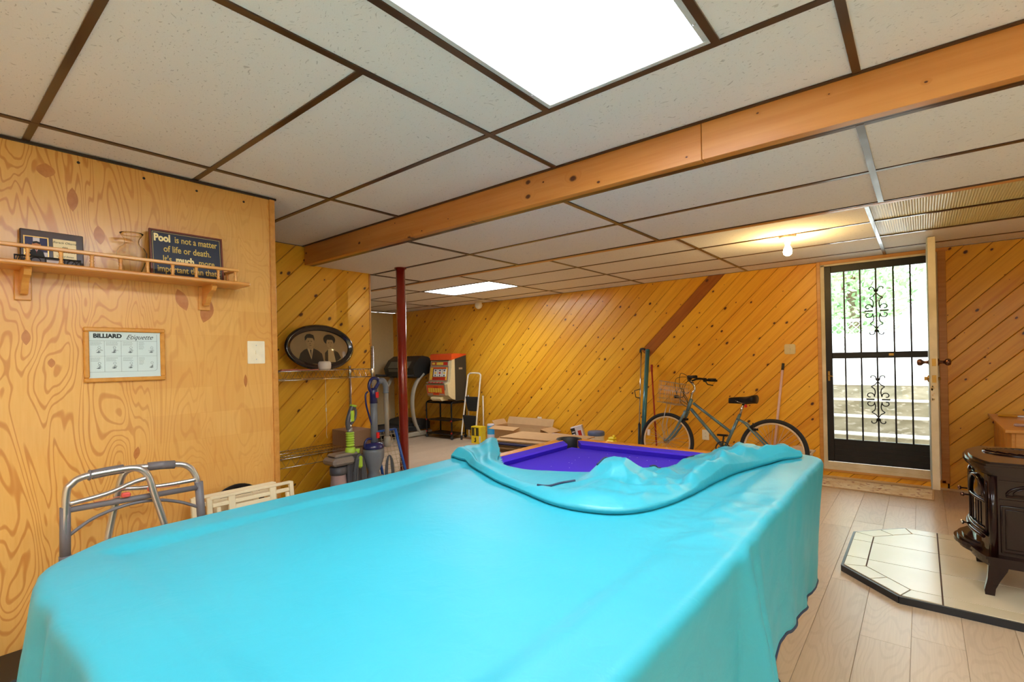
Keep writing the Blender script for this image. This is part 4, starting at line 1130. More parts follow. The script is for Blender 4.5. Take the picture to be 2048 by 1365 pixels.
# switch plate on plywood
def plate(name, label, cat, x, y, z, w_, h_, facing, m, toggle=True, slots=False, oct_=False):
    t = thing(name, label, cat, (x, y, z))
    if facing == 'x': U, V, W = (0, 1, 0), (0, 0, 1), (1, 0, 0)
    else: U, V, W = (1, 0, 0), (0, 0, 1), (0, -1, 0)
    a, b = w_ / 2, h_ / 2; c = .012 if oct_ else .003
    poly = [(-a + c, -b), (a - c, -b), (a, -b + c), (a, b - c), (a - c, b), (-a + c, b), (-a, b - c), (-a, -b + c)]
    MB().prism(poly, 0, .006, (0, 0, 0), U, V, W).build('face_plate', m, t)
    U, V, W = Vector(U), Vector(V), Vector(W)
    if toggle: MB().obox(W * .008, U, V, W, .005, .010, .006).build('toggle', m, t)
    if slots:
        for s_ in (-1, 1):
            mb = MB().obox(W * .0062 + V * (s_ * .02), U, V, W, .013, .012, .001); mb.mat(1)
            for q in (-1, 1): mb.obox(W * .0074 + V * (s_ * .02 + .002) + U * (q * .005), U, V, W, .001, .004, .0003)
            mb.build('socket', [m, M_INK], t)
    for s_ in (-1, 1):
        MB().lathe([(.003, 0), (.002, .001)], V * (s_ * b * (.62 if not slots else 0.001)) + W * .006, W, 8).build('screw', M_ALU, t)
    return t
M_IVORY = plain('ivory plastic', (244, 234, 206), .4); M_TAN = plain('tan switch plate', (214, 196, 150), .45)
plate('light_switch', 'ivory light switch plate on the right edge of the plywood wall', 'switch', -2.8, 1.227, 1.342, .09, .122, 'x', M_IVORY)
plate('light_switch', 'square tan switch plate with clipped corners, left of the glass door', 'switch', -1.085, YF, 1.32, .105, .108, 'y', M_TAN, oct_=True)
plate('wall_outlet', 'ivory outlet on the far pine wall behind the cardboard boxes', 'outlet', -4.40, YF, .355, .075, .118, 'y', M_IVORY, False, True)
plate('wall_outlet', 'ivory outlet on the far pine wall seen through the bicycle frame', 'outlet', -1.985, YF, .337, .078, .118, 'y', M_IVORY, False, True)
plate('wall_outlet', 'ivory outlet low on the left pine wall behind the upright vacuums', 'outlet', -3.77, 2.50, .56, .075, .118, 'x', M_IVORY, False, True)

# walker
M_GREYPL = plain('grey plastic sleeve', (112, 108, 112), .45); M_REDPL = plain('red button', (224, 92, 84), .4); M_RUBG = plain('grey rubber', (90, 88, 88), .8)
wk = thing('walker', 'folded aluminium walking frame with grey grips leaning by the plywood wall', 'walking frame', (-2.47, .61, 0))
WO = wk.location
def W3(y, z, x=-2.45): return (x, y, z)
la = catmull([W3(.372, .05), W3(.376, .55), W3(.381, .80), W3(.398, .848), W3(.43, .868), W3(.50, .874), W3(.575, .875), W3(.612, .861), W3(.634, .825), W3(.648, .762), W3(.693, .574), W3(.80, .06)], 5)
def xs_(p, x0, x1):
    n = len(p); return [(x0 + (x1 - x0) * i / (n - 1), q[1], q[2]) for i, q in enumerate(p)]
MB(WO).tube(xs_(la, -2.45, -2.42), .0125, 12).build('side_frame', M_ALU, wk)
lb = catmull([W3(.845, .05), W3(.838, .50), W3(.826, .74), W3(.816, .80), W3(.79, .838), W3(.745, .853), W3(.644, .860), W3(.596, .860), W3(.568, .84), W3(.553, .782), W3(.515, .586), W3(.42, .06)], 5)
MB(WO).tube(xs_(lb, -2.47, -2.53), .0125, 12).build('side_frame', M_ALU, wk)
MB(WO).tube([(-2.444, .455, .870), (-2.443, .50, .8745), (-2.442, .553, .876)], .0175, 14).lathe([(.020, 0), (.020, .006)], (-2.444, .452, .870), (0, -1, .1), 12).build('grip', M_GREYPL, wk)
MB(WO).tube([(-2.50, .648, .860), (-2.495, .69, .859), (-2.49, .742, .854)], .0175, 14).build('grip', M_GREYPL, wk)
MB(WO).tube([(-2.45, .376, .57), (-2.45, .379, .765)], .0165, 14).lathe([(.0185, 0), (.0185, .02)], (-2.45, .376, .567), (0, 0, 1), 14).build('sleeve', M_GREYPL, wk)
MB(WO).tube([(-2.472, .838, .52), (-2.47, .826, .765)], .0165, 14).lathe([(.0185, 0), (.0185, .02)], (-2.472, .838, .52), (0, 0, 1), 14).build('sleeve', M_GREYPL, wk)
MB(WO).tube([(-2.452, .385, .752), (-2.468, .825, .742)], .0115, 12).build('cross_bar', M_GREYPL, wk)
MB(WO).tube(catmull([(-2.452, .385, .655), (-2.455, .46, .702), (-2.458, .56, .727), (-2.462, .66, .724), (-2.466, .75, .695), (-2.47, .83, .650)], 6), .0065, 8).build('arch_brace', M_GREYPL, wk)
MB(WO).tube(catmull([(-2.445, .39, .775), (-2.44, .50, .790), (-2.435, .585, .818), (-2.43, .64, .828)], 5), .009, 10).build('side_bar', M_ALU, wk)
MB(WO).tube(catmull([(-2.48, .822, .775), (-2.49, .72, .772), (-2.50, .64, .775), (-2.51, .56, .785)], 5), .009, 10).build('side_bar', M_ALU, wk)
for (x, y, z) in ((-2.448, .560, .770), (-2.46, .650, .772)): MB(WO).box(x - .012, x + .014, y - .014, y + .014, z - .008, z + .010, .004).build('fold_button', M_REDPL, wk)
MB(WO).tube([(-2.447, .46, .764), (-2.45, .56, .768)], .0018, 6).tube([(-2.455, .65, .775), (-2.46, .75, .765)], .0018, 6).build('release_rod', plain('red rod', (206, 120, 90), .4), wk)
for p in (la[0], la[-1], lb[0], lb[-1]):
    i_ = 0
for (x, y) in ((-2.45, .372), (-2.42, .80), (-2.47, .845), (-2.53, .42)):
    MB((WO.x, WO.y, 0)).lathe([(.019, 0), (.018, .02), (.015, .06), (.013, .065)], (x, y, 0), (0, 0, 1), 14).build('rubber_foot', M_RUBG, wk)

# folded chairs
M_CHAIR = plain('aged cream paint', (232, 216, 180), .5, var=.05, scale=9)
def fold_chair(label, x, y, rz, zt, w_=.40, lean=7):
    t = thing('folding_chair', label, 'chair', (0, 0, 0), group=None)
    t.matrix_basis = Matrix.Translation((x, y, 0)) @ Matrix.Rotation(rz, 4, 'Z') @ Matrix.Rotation(radians(-lean), 4, 'Y')
    a = w_ / 2
    for s_ in (-1, 1):
        MB().box(-.011, .011, s_ * a - .011, s_ * a + .011, 0, zt, .003).build('back_leg', M_CHAIR, t)
        MB().box(.012, .030, s_ * (a - .032) - .009, s_ * (a - .032) + .009, .02, zt - .05, .003).build('front_leg', M_CHAIR, t)
        MB().box(-.008, .010, s_ * (a - .10) - .016, s_ * (a - .10) + .016, zt - .20, zt - .004, .003).build('slat', M_CHAIR, t)
    MB().box(-.010, .012, -a, a, zt - .012, zt + .004, .003).build('top_rail', M_CHAIR, t)
    MB().box(-.010, .008, -a + .012, a - .012, zt - .05, zt - .030, .003).build('back_rail', M_CHAIR, t)
    MB().box(-.006, .004, -a + .105, a - .105, zt - .17, zt - .056, .002).build('back_panel', M_CHAIR, t)
    MB().box(.012, .026, -a + .045, a - .045, .14, zt - .13, .003).build('seat', M_CHAIR, t)
    MB().box(-.010, .008, -a + .012, a - .012, .18, .20, .003).build('stretcher', M_CHAIR, t)
    for s_ in (-1, 1): MB().cyl((-.014, s_ * (a - .02), zt - .09), (.034, s_ * (a - .02), zt - .09), .004, 8).build('bolt', M_DARK, t)
    return t
fold_chair('cream wooden folding chair folded flat, front one beside the walker', -2.565, 1.125, 0.0, .648)
fold_chair('cream wooden folding chair folded flat, behind the front one by the plywood corner', -2.64, 1.075, 0.0, .645, .385)
solo(MB().lathe([(.0001, 0), (.12, 0), (.14, .006), (.142, .014), (.138, .016), (.118, .006), (.0001, .005)], (0, 0, .15), (1, 0, 0.0), 36), 'round_tray', M_BLACK, 'black round tray edge showing behind the folded cream chairs', 'tray', (-2.77, 1.10, .368))
solo(MB().box(-.30, .0, -.55, .38, 0, .17, .02).box(-.28, -.02, -.53, .36, .17, .185, .006), 'equipment_case', M_BLACK, 'black flat case lying on the floor against the plywood wall, lower left', 'case', (-2.46, -.02, 0))

# ================================================================== rear left: wire rack, portrait, vacuums
wr_ = thing('wire_rack', 'chrome wire shelving rack against the pine partition', 'rack', (-3.58, 1.94, 0))
RO = wr_.location
RX0, RX1, RY0, RY1 = -3.74, -3.42, 1.47, 2.405
for (x, y, zt) in ((RX1, RY1, 1.405), (RX0, RY1, 1.25), (RX1, RY0, 1.405), (RX0, RY0, 1.25)):
    mb = MB(RO).cyl((x, y, 0.01), (x, y, zt), .0125, 14)
    for k in range(int(zt / .05)): mb.lathe([(.0128, -.001), (.0134, 0), (.0128, .001)], (x, y, .04 + k * .05), (0, 0, 1), 12, False)
    mb.build('post', M_CHROME, wr_)
for zc in (1.205, .60, .10):
    s_ = []
    shf = MB(RO)
    for z in (zc + .018, zc - .045):
        for (a, b) in (((RX1, RY0, z), (RX1, RY1, z)), ((RX0, RY0, z), (RX0, RY1, z)), ((RX0, RY0, z), (RX1, RY0, z)), ((RX0, RY1, z), (RX1, RY1, z))): shf.cyl(a, b, .003, 6)
    o = shf.build('shelf_frame', M_CHROME, wr_)
    mb = MB(RO)
    for x in (RX1, RX0):
        n = 26; pts = [(x, RY0 + (RY1 - RY0) * k / n, zc + (.018 if k % 2 else -.045)) for k in range(n + 1)]; mb.tube(pts, .0018, 5)
    for y in (RY0, RY1):
        n = 8; pts = [(RX0 + (RX1 - RX0) * k / n, y, zc + (.018 if k % 2 else -.045)) for k in range(n + 1)]; mb.tube(pts, .0018, 5)
    mb.build('truss_wire', M_CHROME, wr_)
    mb = MB(RO)
    for k in range(37): y = RY0 + (RY1 - RY0) * (k + .5) / 37; mb.cyl((RX0, y, zc + .020), (RX1, y, zc + .020), .0014, 5)
    for x in (RX0 + .1, RX0 + .22): mb.cyl((x, RY0, zc + .016), (x, RY1, zc + .016), .0025, 5)
    mb.build('shelf_wires', M_CHROME, wr_)['kind'] = 'stuff'
    for (x, y) in ((RX1, RY1), (RX0, RY1), (RX1, RY0), (RX0, RY0)): MB(RO).lathe([(.0135, -.05), (.016, -.045), (.0145, .018), (.0135, .022)], (x, y, zc), (0, 0, 1), 12, False).build('collar', M_CHROME, wr_)

# oval portrait leaning back on the rack
M_OVF = plain('black lacquer frame', (34, 24, 24), .18, coat=.8)
M_SEP = [plain('sepia ground', (176, 146, 106), .6, var=.1, scale=8), plain('sepia dark suit', (72, 60, 48), .6, var=.1), plain('sepia face', (186, 154, 112), .6), plain('sepia shirt', (206, 180, 136), .6), plain('sepia hair', (58, 48, 38), .6), plain('sepia shade', (104, 84, 60), .6)]
pt = thing('oval_portrait', 'oval sepia portrait of a couple in a glossy black frame, leaning on the wire rack', 'picture', (0, 0, 0))
PM = Matrix.Translation((-3.615, 2.085, 1.222)) @ Matrix.Rotation(radians(-9), 4, 'Y')
pt.matrix_basis = PM
A_, B_ = .285, .178
def oval(a, b, x, n=56, c=(0, B_)): return [(x, c[0] + a * cos(2 * pi * k / n), c[1] + b * sin(2 * pi * k / n)) for k in range(n)]
prof = [(0, 0), (.004, .012), (-.004, .020), (-.012, .024), (-.020, .021), (-.028, .014), (-.036, .013), (-.042, .006), (-.044, 0)]
n = 64; rows = []
for d, h in prof: rows.append([(h, (A_ + d) * cos(2 * pi * k / n), B_ + (B_ + d) * sin(2 * pi * k / n)) for k in range(n + 1)])
MB().grid(rows).build('frame', M_OVF, pt)
def flat(mb, i, pts, x): mb.mat(i).prism(pts, x, x + .0006, (0, 0, 0), (0, 1, 0), (0, 0, 1), (1, 0, 0))
def ell(cy, cz, a, b, n=22, t0=0, t1=2 * pi): return [(cy + a * cos(t0 + (t1 - t0) * k / n), cz + b * sin(t0 + (t1 - t0) * k / n)) for k in range(n)]
mb = MB(); flat(mb, 0, ell(0, B_, A_ - .04, B_ - .04, 48), .001)
flat(mb, 1, [(-.185, .085), (-.165, .135), (-.135, .160), (-.105, .172), (-.055, .172), (-.02, .155), (.01, .130), (.02, .062), (-.03, .050), (-.10, .052), (-.15, .066)], .002)
flat(mb, 3, [(-.108, .172), (-.082, .085), (-.058, .172), (-.082, .182)], .0028)
flat(mb, 1, [(-.088, .160), (-.082, .10), (-.076, .160)], .0036)
flat(mb, 2, [(-.104, .172), (-.100, .195), (-.064, .195), (-.060, .172), (-.082, .160)], .0034)
flat(mb, 2, ell(-.082, .222, .034, .046), .004); flat(mb, 4, [(-.122, .232), (-.120, .262), (-.102, .282), (-.075, .286), (-.048, .276), (-.042, .25), (-.045, .230), (-.056, .252), (-.10, .254), (-.112, .238)], .0044)
flat(mb, 5, [(-.100, .229), (-.088, .231), (-.088, .225), (-.100, .224)], .005); flat(mb, 5, [(-.076, .231), (-.064, .229), (-.064, .224), (-.076, .225)], .005)
flat(mb, 5, [(-.084, .212), (-.078, .212), (-.080, .205), (-.086, .205)], .005); flat(mb, 5, [(-.092, .196), (-.072, .196), (-.080, .191)], .005)
flat(mb, 4, ell(.085, .243, .052, .042), .002)
flat(mb, 1, [(.03, .075), (.035, .135), (.06, .160), (.115, .160), (.15, .140), (.172, .095), (.12, .058), (.06, .052)], .0022)
flat(mb, 3, [(.055, .062), (.065, .165), (.108, .165), (.122, .062)], .003); flat(mb, 2, [(.072, .165), (.074, .185), (.098, .185), (.100, .165)], .0034)
flat(mb, 2, ell(.086, .212, .031, .041), .004); flat(mb, 4, [(.050, .222), (.05, .25), (.07, .266), (.105, .266), (.124, .245), (.120, .220), (.108, .240), (.066, .242)], .0044)
flat(mb, 5, [(.070, .218), (.080, .220), (.080, .214), (.070, .213)], .005); flat(mb, 5, [(.092, .220), (.102, .218), (.102, .213), (.092, .214)], .005); flat(mb, 5, [(.078, .188), (.096, .188), (.087, .184)], .005); flat(mb, 5, [(.084, .202), (.090, .202), (.088, .196)], .005)
mb.build('portrait_print', M_SEP, pt)
rows = []
for i in range(9):
    f = i / 8; rows.append([(.014 + .022 * (1 - f * f) - .004, (A_ - .04) * f * cos(2 * pi * k / 40), B_ + (B_ - .04) * f * sin(2 * pi * k / 40)) for k in range(41)])
MB().grid(rows).build('domed_glass', glassy('domed picture glass', (248, 244, 236), .06, .02), pt)
M_WRAP = plain('white wrapped roll', (232, 220, 206), .6, var=.05, bump=.3)
solo(MB().lathe([(.0001, 0), (.036, 0), (.044, .008), (.047, .03), (.045, .052), (.036, .062), (.0001, .063)], (0, 0, 0), (0, 0, 1), 24), 'tape_roll', M_WRAP, 'small white rounded roll on the top wire shelf before the oval portrait', 'roll', (-3.47, 2.02, 1.2275))
solo(MB().box(-.05, .05, -.14, .14, 0, .006).box(-.05, -.02, -.10, .02, .006, .010), 'thin_booklet', plain('red and white booklet', (190, 110, 90), .5, var=.3, scale=20), 'thin reddish booklet lying on the top wire shelf', 'booklet', (-3.50, 1.82, 1.2275))
mb = MB().cyl((0, 0, 1.16), (0, 0, .92), .0016, 5).lathe([(.0001, .93), (.005, .925), (.005, .90), (.0001, .895)], (0, 0, 0), (0, 0, 1), 8).tube([(0, 0, .895), (0, .004, .80), (0, -.002, .72), (0, .006, .69)], .0014, 5)
solo(mb, 'pull_cord', M_PORC, 'thin white pull cord hanging down under the top wire shelf', 'cord', (-3.60, 2.10, 0))

# upright vacuum with lime green trim
M_LIME = plain('lime plastic', (176, 212, 62), .4); M_SILV = plain('silver plastic', (170, 162, 156), .3, .5); M_GREYD = plain('dark grey plastic', (86, 84, 88), .4)
M_CLR = plain('smoky dust cup', (176, 150, 148), .2, var=.2, scale=9); M_CORD = plain('grey cord', (84, 84, 88), .55)
v1 = thing('upright_vacuum', 'silver upright vacuum with lime green handle and wound grey cord, by the wire rack', 'vacuum', (-3.26, 2.03, 0))
mb = MB().box(-.135, .15, -.17, .115, .0, .085, .02).box(-.14, -.10, -.14, .12, .085, .11, .01); mb.build('floor_head', M_GREYD, v1)
MB().lathe([(.045, .10), (.056, .13), (.058, .40), (.052, .47), (.056, .49)], (.02, -.055, 0), (0, 0, 1), 24).build('dust_cup', M_CLR, v1)
mb = MB().lathe([(.058, .0), (.060, .02), (.058, .055)], (.02, -.055, .48), (0, 0, 1), 24); mb.build('filter_ring', M_GREYD, v1)
mb = MB().box(-.08, .085, -.125, .05, .545, .60, .018).box(-.06, .06, -.10, .09, .60, .625, .012); mb.build('top_housing', M_SILV, v1)
mb = MB().box(-.04, .05, .005, .13, .09, .60, .012); mb.build('spine', M_GREYD, v1)
mb = MB(); 
for k in range(6): mb.lathe([(.023, 0), (.031, .006), (.031, .012), (.023, .018)], (.02, .045, .665 + k * .0175), (0, 0, 1), 18, False)
mb.build('corrugated_hose', M_LIME, v1)
mb = MB().lathe([(.036, .0), (.038, .012), (.034, .04), (.024, .045)], (.02, .045, .615), (0, 0, 1), 18).lathe([(.02, 0), (.02, .03), (.0001, .03)], (.03, .095, .61), (0, 0, 1), 12); mb.build('hose_cuff', M_LIME, v1)
MB().tube([(.02, .045, .755), (.02, .042, .80)], .019, 14).build('tube_neck', M_SILV, v1)
mb = MB().tube(catmull([(.02, .035, .79), (.02, .028, .84), (.02, .045, .90), (.02, .07, .955)], 5), [.017] * 15 + [.018], 12)
mb.tube(catmull([(.02, .085, .95), (.02, .098, .91), (.02, .088, .86), (.02, .055, .825)], 5), .009, 10); mb.build('handle', M_GREYD, v1)
mb = MB().box(.034, .042, .042, .072, .845, .925, .004); mb.build('handle_grip', M_LIME, v1)
MB().lathe([(.016, 0), (.025, .004), (.026, .012), (.018, .016)], (.02, .074, .950), (0, .25, 1), 20).build('handle_rim', M_LIME, v1)
mb = MB()
for k in range(7):
    a = .022 + .0055 * k
    mb.tube([(.092 + .004 * (k % 3), .075 + a * sin(t), .36 + .225 * cos(t) * (1 + .02 * k)) for t in [2 * pi * q / 22 for q in range(22)]], .0055, 6, closed=True)
mb.build('wound_cord', M_CORD, v1)
MB().box(.07, .112, .058, .094, .51, .60, .012).build('cord_hook', M_LIME, v1)
MB().box(.05, .058, .045, .075, .40, .48, .003).build('release_button', plain('pale blue plastic', (120, 170, 205), .4), v1)

# blue and grey ball-type upright vacuum
M_NAVYP = plain('navy plastic', (30, 36, 96), .25, coat=.5); M_STEELP = plain('blue grey plastic', (112, 118, 128), .35); M_REDB = plain('bright red button', (226, 34, 34), .35)
v2 = thing('upright_vacuum', 'blue and grey upright vacuum with red buttons and looped wand, beside the lime green one', 'vacuum', (-3.22, 2.27, 0))
mb = MB().box(-.12, .13, -.08, .12, 0, .07, .02).ball((.0, 0, .14), .10, 24, 14, (1, .8, 1)); mb.build('floor_head', M_GREYD, v2)
mb = MB().lathe([(.045, .20), (.05, .25), (.05, .42), (.04, .45), (.06, .50), (.076, .55), (.080, .60), (.076, .63)], (0, -.01, 0), (0, 0, 1), 26); mb.build('cyclone_body', M_STEELP, v2)
MB().lathe([(.035, .28), (.036, .42)], (.03, .01, 0), (0, 0, 1), 18).build('dust_bin', M_SILV, v2)
MB().lathe([(.080, .625), (.082, .64), (.070, .665), (.030, .672)], (0, -.01, 0), (0, 0, 1), 26).build('top_collar', M_NAVYP, v2)
mb = MB().tube([(0, .0, .66), (0, .0, .99)], .027, 18); mb.build('main_tube', M_STEELP, v2)
mb = MB().tube([(0, 0, .965), (0, .0, 1.06), (0, .0, 1.08)], [.031, .028, .020], 16)
mb.tube(catmull([(0, .0, 1.03), (0, -.032, 1.07), (0, -.036, 1.11), (0, -.010, 1.150), (0, .03, 1.150), (0, .055, 1.13)], 6), .0125, 12)
mb.tube(catmull([(0, .0, 1.04), (0, .022, 1.08), (0, .05, 1.12)], 6), .013, 12); mb.build('loop_handle', M_NAVYP, v2)
mb = MB().tube(catmull([(0, .045, 1.125), (0, .085, 1.13), (0, .112, 1.095), (0, .115, 1.035)], 6), [.022] * 18 + [.026], 16); mb.build('wand_elbow', M_STEELP, v2)
MB().tube([(0, .115, 1.04), (0, .118, .645)], .018, 16).lathe([(.026, .62), (.028, .64), (.028, .69), (.022, .70)], (0, .118, 0), (0, 0, 1), 16).build('wand', plain('smoky wand', (150, 140, 126), .25), v2)
mb = MB().tube(catmull([(0, -.01, .62), (-.0, -.075, .625), (0, -.085, .67), (0, -.06, .70), (0, -.02, .695)], 6), .009, 10); mb.build('carry_handle', M_NAVYP, v2)
mb = MB().tube(catmull([(0, -.05, 1.055), (0, -.07, 1.03), (0, -.066, .96), (0, -.045, .88), (0, -.02, .80)], 6), .007, 8); mb.build('thin_hose', M_NAVYP, v2)
for z in (.70, 1.005): MB().box(.022, .040, -.002, .022, z, z + .045, .004).build('red_button', M_REDB, v2)
mb = MB()
for k in range(5): mb.tube([(.045 + .004 * (k % 2), .10 + (.02 + .006 * k) * sin(t), .38 + .18 * cos(t)) for t in [2 * pi * q / 20 for q in range(20)]], .0036, 6, closed=True)
mb.build('wound_cord', M_CORD, v2)
M_CARD = plain('cardboard', (196, 158, 110), .85, var=.05, scale=12); M_CARDD = plain('brown cardboard', (158, 122, 92), .85, var=.06, scale=12)
solo(MB().box(-.13, .13, -.10, .10, 0, .62, .003), 'tall_carton', M_CARDD, 'tall brown carton standing between the two upright vacuums', 'carton', (-3.56, 2.30, .122))
M_BLUER = plain('blue coated metal', (34, 84, 170), .35)
br_ = thing('blue_wire_panel', 'blue framed wire panel leaning beside the blue vacuum and the red pole', 'wire panel', (-3.3, 2.5, 0))
def PBL(u, h): return Vector((.02 * h, .02 + u * .8 + .12 * (1 - h), h * .8))
mb = MB(); mb.tube([PBL(.10, .02), PBL(-.02, .92)], .011, 10).tube([PBL(-.22, .02), PBL(-.26, .92)], .011, 10).tube([PBL(-.02, .92), PBL(-.26, .92)], .009, 8).tube([PBL(.10, .03), PBL(-.22, .03)], .009, 8)
mb.build('frame', M_BLUER, br_)
mb = MB()
for k in range(20): h = .06 + k * .043; mb.cyl(PBL(.095 - .12 * h / .92, h), PBL(-.22 - .04 * h / .92, h), .002, 5)
for k in range(5): u = k / 6 + .1; mb.cyl(PBL(.10 - .32 * u, .03), PBL(-.02 - .24 * u, .92), .002, 5)
mb.build('wire_mesh', plain('pale wire', (196, 184, 150), .4, .5), br_)['kind'] = 'stuff'

# ================================================================== far end of the room
M_TGREY = plain('warm grey plastic', (176, 168, 148), .45); M_TDARK = plain('charcoal plastic', (44, 44, 42), .45); M_BELT = plain('treadmill belt', (38, 38, 40), .8)
tm = thing('treadmill', 'grey and charcoal treadmill facing the far pine wall, beside the slot machine', 'treadmill', (-7.02, 5.2, 0))
TO = tm.location
for x in (-6.65, -7.39):
    MB(TO).tube(catmull([(x, 5.60, .04), (x, 5.50, .25), (x, 5.455, .50), (x, 5.475, .74), (x, 5.56, .92), (x, 5.70, 1.06)], 5), [.045] * 26, 12, flat=.6).build('upright', M_TGREY, tm)
    mb = MB(TO).box(x - .035, x + .035, 5.25, 5.86, .01, .085, .012); mb.build('base_rail', M_TGREY, tm)
    MB(TO).box(x - .032, x + .032, 5.235, 5.252, .014, .08, .006).build('end_cap', M_TDARK, tm)
    mb = MB(TO).tube([(x, 5.66, 1.04), (x, 5.45, 1.03), (x, 5.27, 1.045)], .022, 12); mb.build('handrail', M_TDARK, tm)
MB(TO).prism([(5.50, 1.02), (5.62, .985), (5.84, 1.08), (5.90, 1.28), (5.80, 1.35), (5.68, 1.37), (5.56, 1.30), (5.46, 1.16)], -7.42, -6.62, (0, 0, 0), (0, 1, 0), (0, 0, 1), (1, 0, 0)).build('console', M_TDARK, tm)
def onconsole(u0, u1, h0, h1, d=.004):
    a, b = Vector((0, 5.46, 1.16)), Vector((0, 5.56, 1.30)); dd = (b - a); nn = Vector((0, -dd.z, dd.y)).normalized()
    return [(u0, (a + dd * h0 + nn * d)), (u1, (a + dd * h1 + nn * d))]
mb = MB(TO); mb._add([(-7.3, 5.456, 1.165), (-6.74, 5.456, 1.165), (-6.74, 5.535, 1.275), (-7.3, 5.535, 1.275)], [(0, 1, 2, 3)], False)._add([(-7.28, 5.462, 1.10), (-6.76, 5.462, 1.10), (-6.76, 5.450, 1.15), (-7.28, 5.450, 1.15)], [(0, 1, 2, 3)], False)
mb.build('display_panel', plain('grey display', (110, 110, 100), .3), tm)
MB(TO).box(-7.34, -6.70, 4.15, 5.60, .13, .165, .004).build('running_belt', M_BELT, tm)
for x in (-7.36, -6.68): MB(TO).box(x - .04, x + .04, 4.12, 5.62, .10, .18, .01).build('side_rail', M_TDARK, tm)
mb = MB(TO).prism([(5.42, .10), (5.88, .10), (5.88, .22), (5.82, .27), (5.68, .285), (5.52, .26), (5.44, .20)], -7.34, -6.70, (0, 0, 0), (0, 1, 0), (0, 0, 1), (1, 0, 0)); mb.build('motor_cover', M_TDARK, tm)
MB(TO).cyl((-7.30, 4.2, .06), (-6.74, 4.2, .06), .06, 16).build('rear_roller', M_TDARK, tm)

# rolling cart and slot machine
cart = thing('rolling_cart', 'black tubular rolling cart with three shelves under the slot machine', 'cart', (-6.16, 5.755, 0))
CO = cart.location; cx0, cx1, cy0, cy1 = -6.46, -5.86, 5.60, 5.91
for x in (cx0, cx1):
    MB(CO).tube(catmull([(x, cy0, .06), (x, cy0, .35), (x, cy0, .55), (x, cy0 + .02, .592), (x, cy0 + .08, .606), (x, cy1 - .08, .606), (x, cy1 - .02, .592), (x, cy1, .55), (x, cy1, .35), (x, cy1, .06)], 5), .0125, 10).build('side_tube', M_BLACK, cart)
    for y in (cy0, cy1):
        MB(CO).lathe([(.0001, -.013), (.026, -.012), (.03, -.006), (.03, .006), (.026, .012), (.0001, .013)], (x, y, .03), (1, 0, 0), 16).box(x - .006, x + .006, y - .006, y + .006, .03, .065).build('caster', M_TDARK, cart)
for z in (.075, .30, .585): 
    MB(CO).box(cx0, cx1, cy0, cy1, z - .008, z + .006, .003).build('shelf', M_BLACK, cart)
M_REDCAP = plain('red cap', (190, 40, 30), .4)
for z in (.105, .30):
    for (x, y) in ((cx0, cy0), (cx1, cy0)): MB(CO).box(x - .014, x + .014, y - .016, y - .004, z - .012, z + .012, .003).build('shelf_clip', M_REDCAP, cart)
M_OR = plain('orange red print', (232, 84, 30), .35, coat=.4); M_GR = plain('charcoal side', (58, 56, 48), .5); M_CRM = plain('cream metal', (226, 208, 158), .4)
M_YEL = plain('yellow art', (240, 200, 70), .4); M_REDA = plain('red art', (196, 44, 30), .4); M_WHT = plain('reel white', (244, 238, 222), .4); M_SLV = plain('silver trim', (190, 184, 172), .3, .7)
sm = thing('slot_machine', 'reel slot machine with orange top and three white reels on the black cart', 'slot machine', (-6.085, 5.74, .626))
def SM(): return MB(sm.location)
sx0, sx1 = -6.335, -5.835
yz = lambda *p: list(p)
SM().prism([(5.67, .626), (5.93, .626), (5.93, 1.36), (5.67, 1.36)], sx0, sx1, (0, 0, 0), (0, 1, 0), (0, 0, 1), (1, 0, 0)).build('cabinet', M_GR, sm)
SM().prism([(5.67, .640), (5.60, .66), (5.52, .72), (5.50, .90), (5.56, .93), (5.60, 1.20), (5.615, 1.36), (5.67, 1.36)], sx0 + .0, sx1 + .001, (0, 0, 0), (0, 1, 0), (0, 0, 1), (1, 0, 0)).build('front_door', M_CRM, sm)
SM().prism([(5.595, 1.285), (5.93, 1.365), (5.93, 1.385), (5.63, 1.392), (5.60, 1.375)], sx0 - .004, sx1 + .004, (0, 0, 0), (0, 1, 0), (0, 0, 1), (1, 0, 0)).build('top_box', M_OR, sm)
def fp(mb, x0, x1, za, zb, d=.004, t=.006):
    "panel on the sloping front; y of the front follows the door profile"
    def fy(z):
        P = [(.66, 5.60), (.72, 5.52), (.90, 5.50), (.93, 5.56), (1.20, 5.60), (1.36, 5.615)]
        for i in range(len(P) - 1):
            if z <= P[i + 1][0]: return P[i][1] + (P[i + 1][1] - P[i][1]) * (z - P[i][0]) / (P[i + 1][0] - P[i][0])
        return 5.615
    vs = [(x0, fy(za) - d, za), (x1, fy(za) - d, za), (x1, fy(zb) - d, zb), (x0, fy(zb) - d, zb)]
    vs += [(a, b - t, c) for a, b, c in vs]
    return mb._add(vs, [(4, 5, 6, 7), (0, 1, 5, 4), (1, 2, 6, 5), (2, 3, 7, 6), (3, 0, 4, 7)], False)
fp(SM(), sx0 + .0, sx1 - .06, 1.278, 1.288, .004, .02).build('black_band', M_INK, sm)
mb = SM(); fp(mb, sx0 + .02, sx1 - .07, 1.195, 1.265, .002, .006); mb.mat(1); fp(mb, sx0 + .035, sx1 - .085, 1.205, 1.255, .0082, .001); mb.mat(2); fp(mb, -6.18, -6.02, 1.21, 1.25, .0094, .001); mb.mat(2); fp(mb, sx0 + .05, sx0 + .12, 1.215, 1.245, .0094, .001)
mb.build('header_glass', [M_SLV, M_REDA, M_YEL], sm)
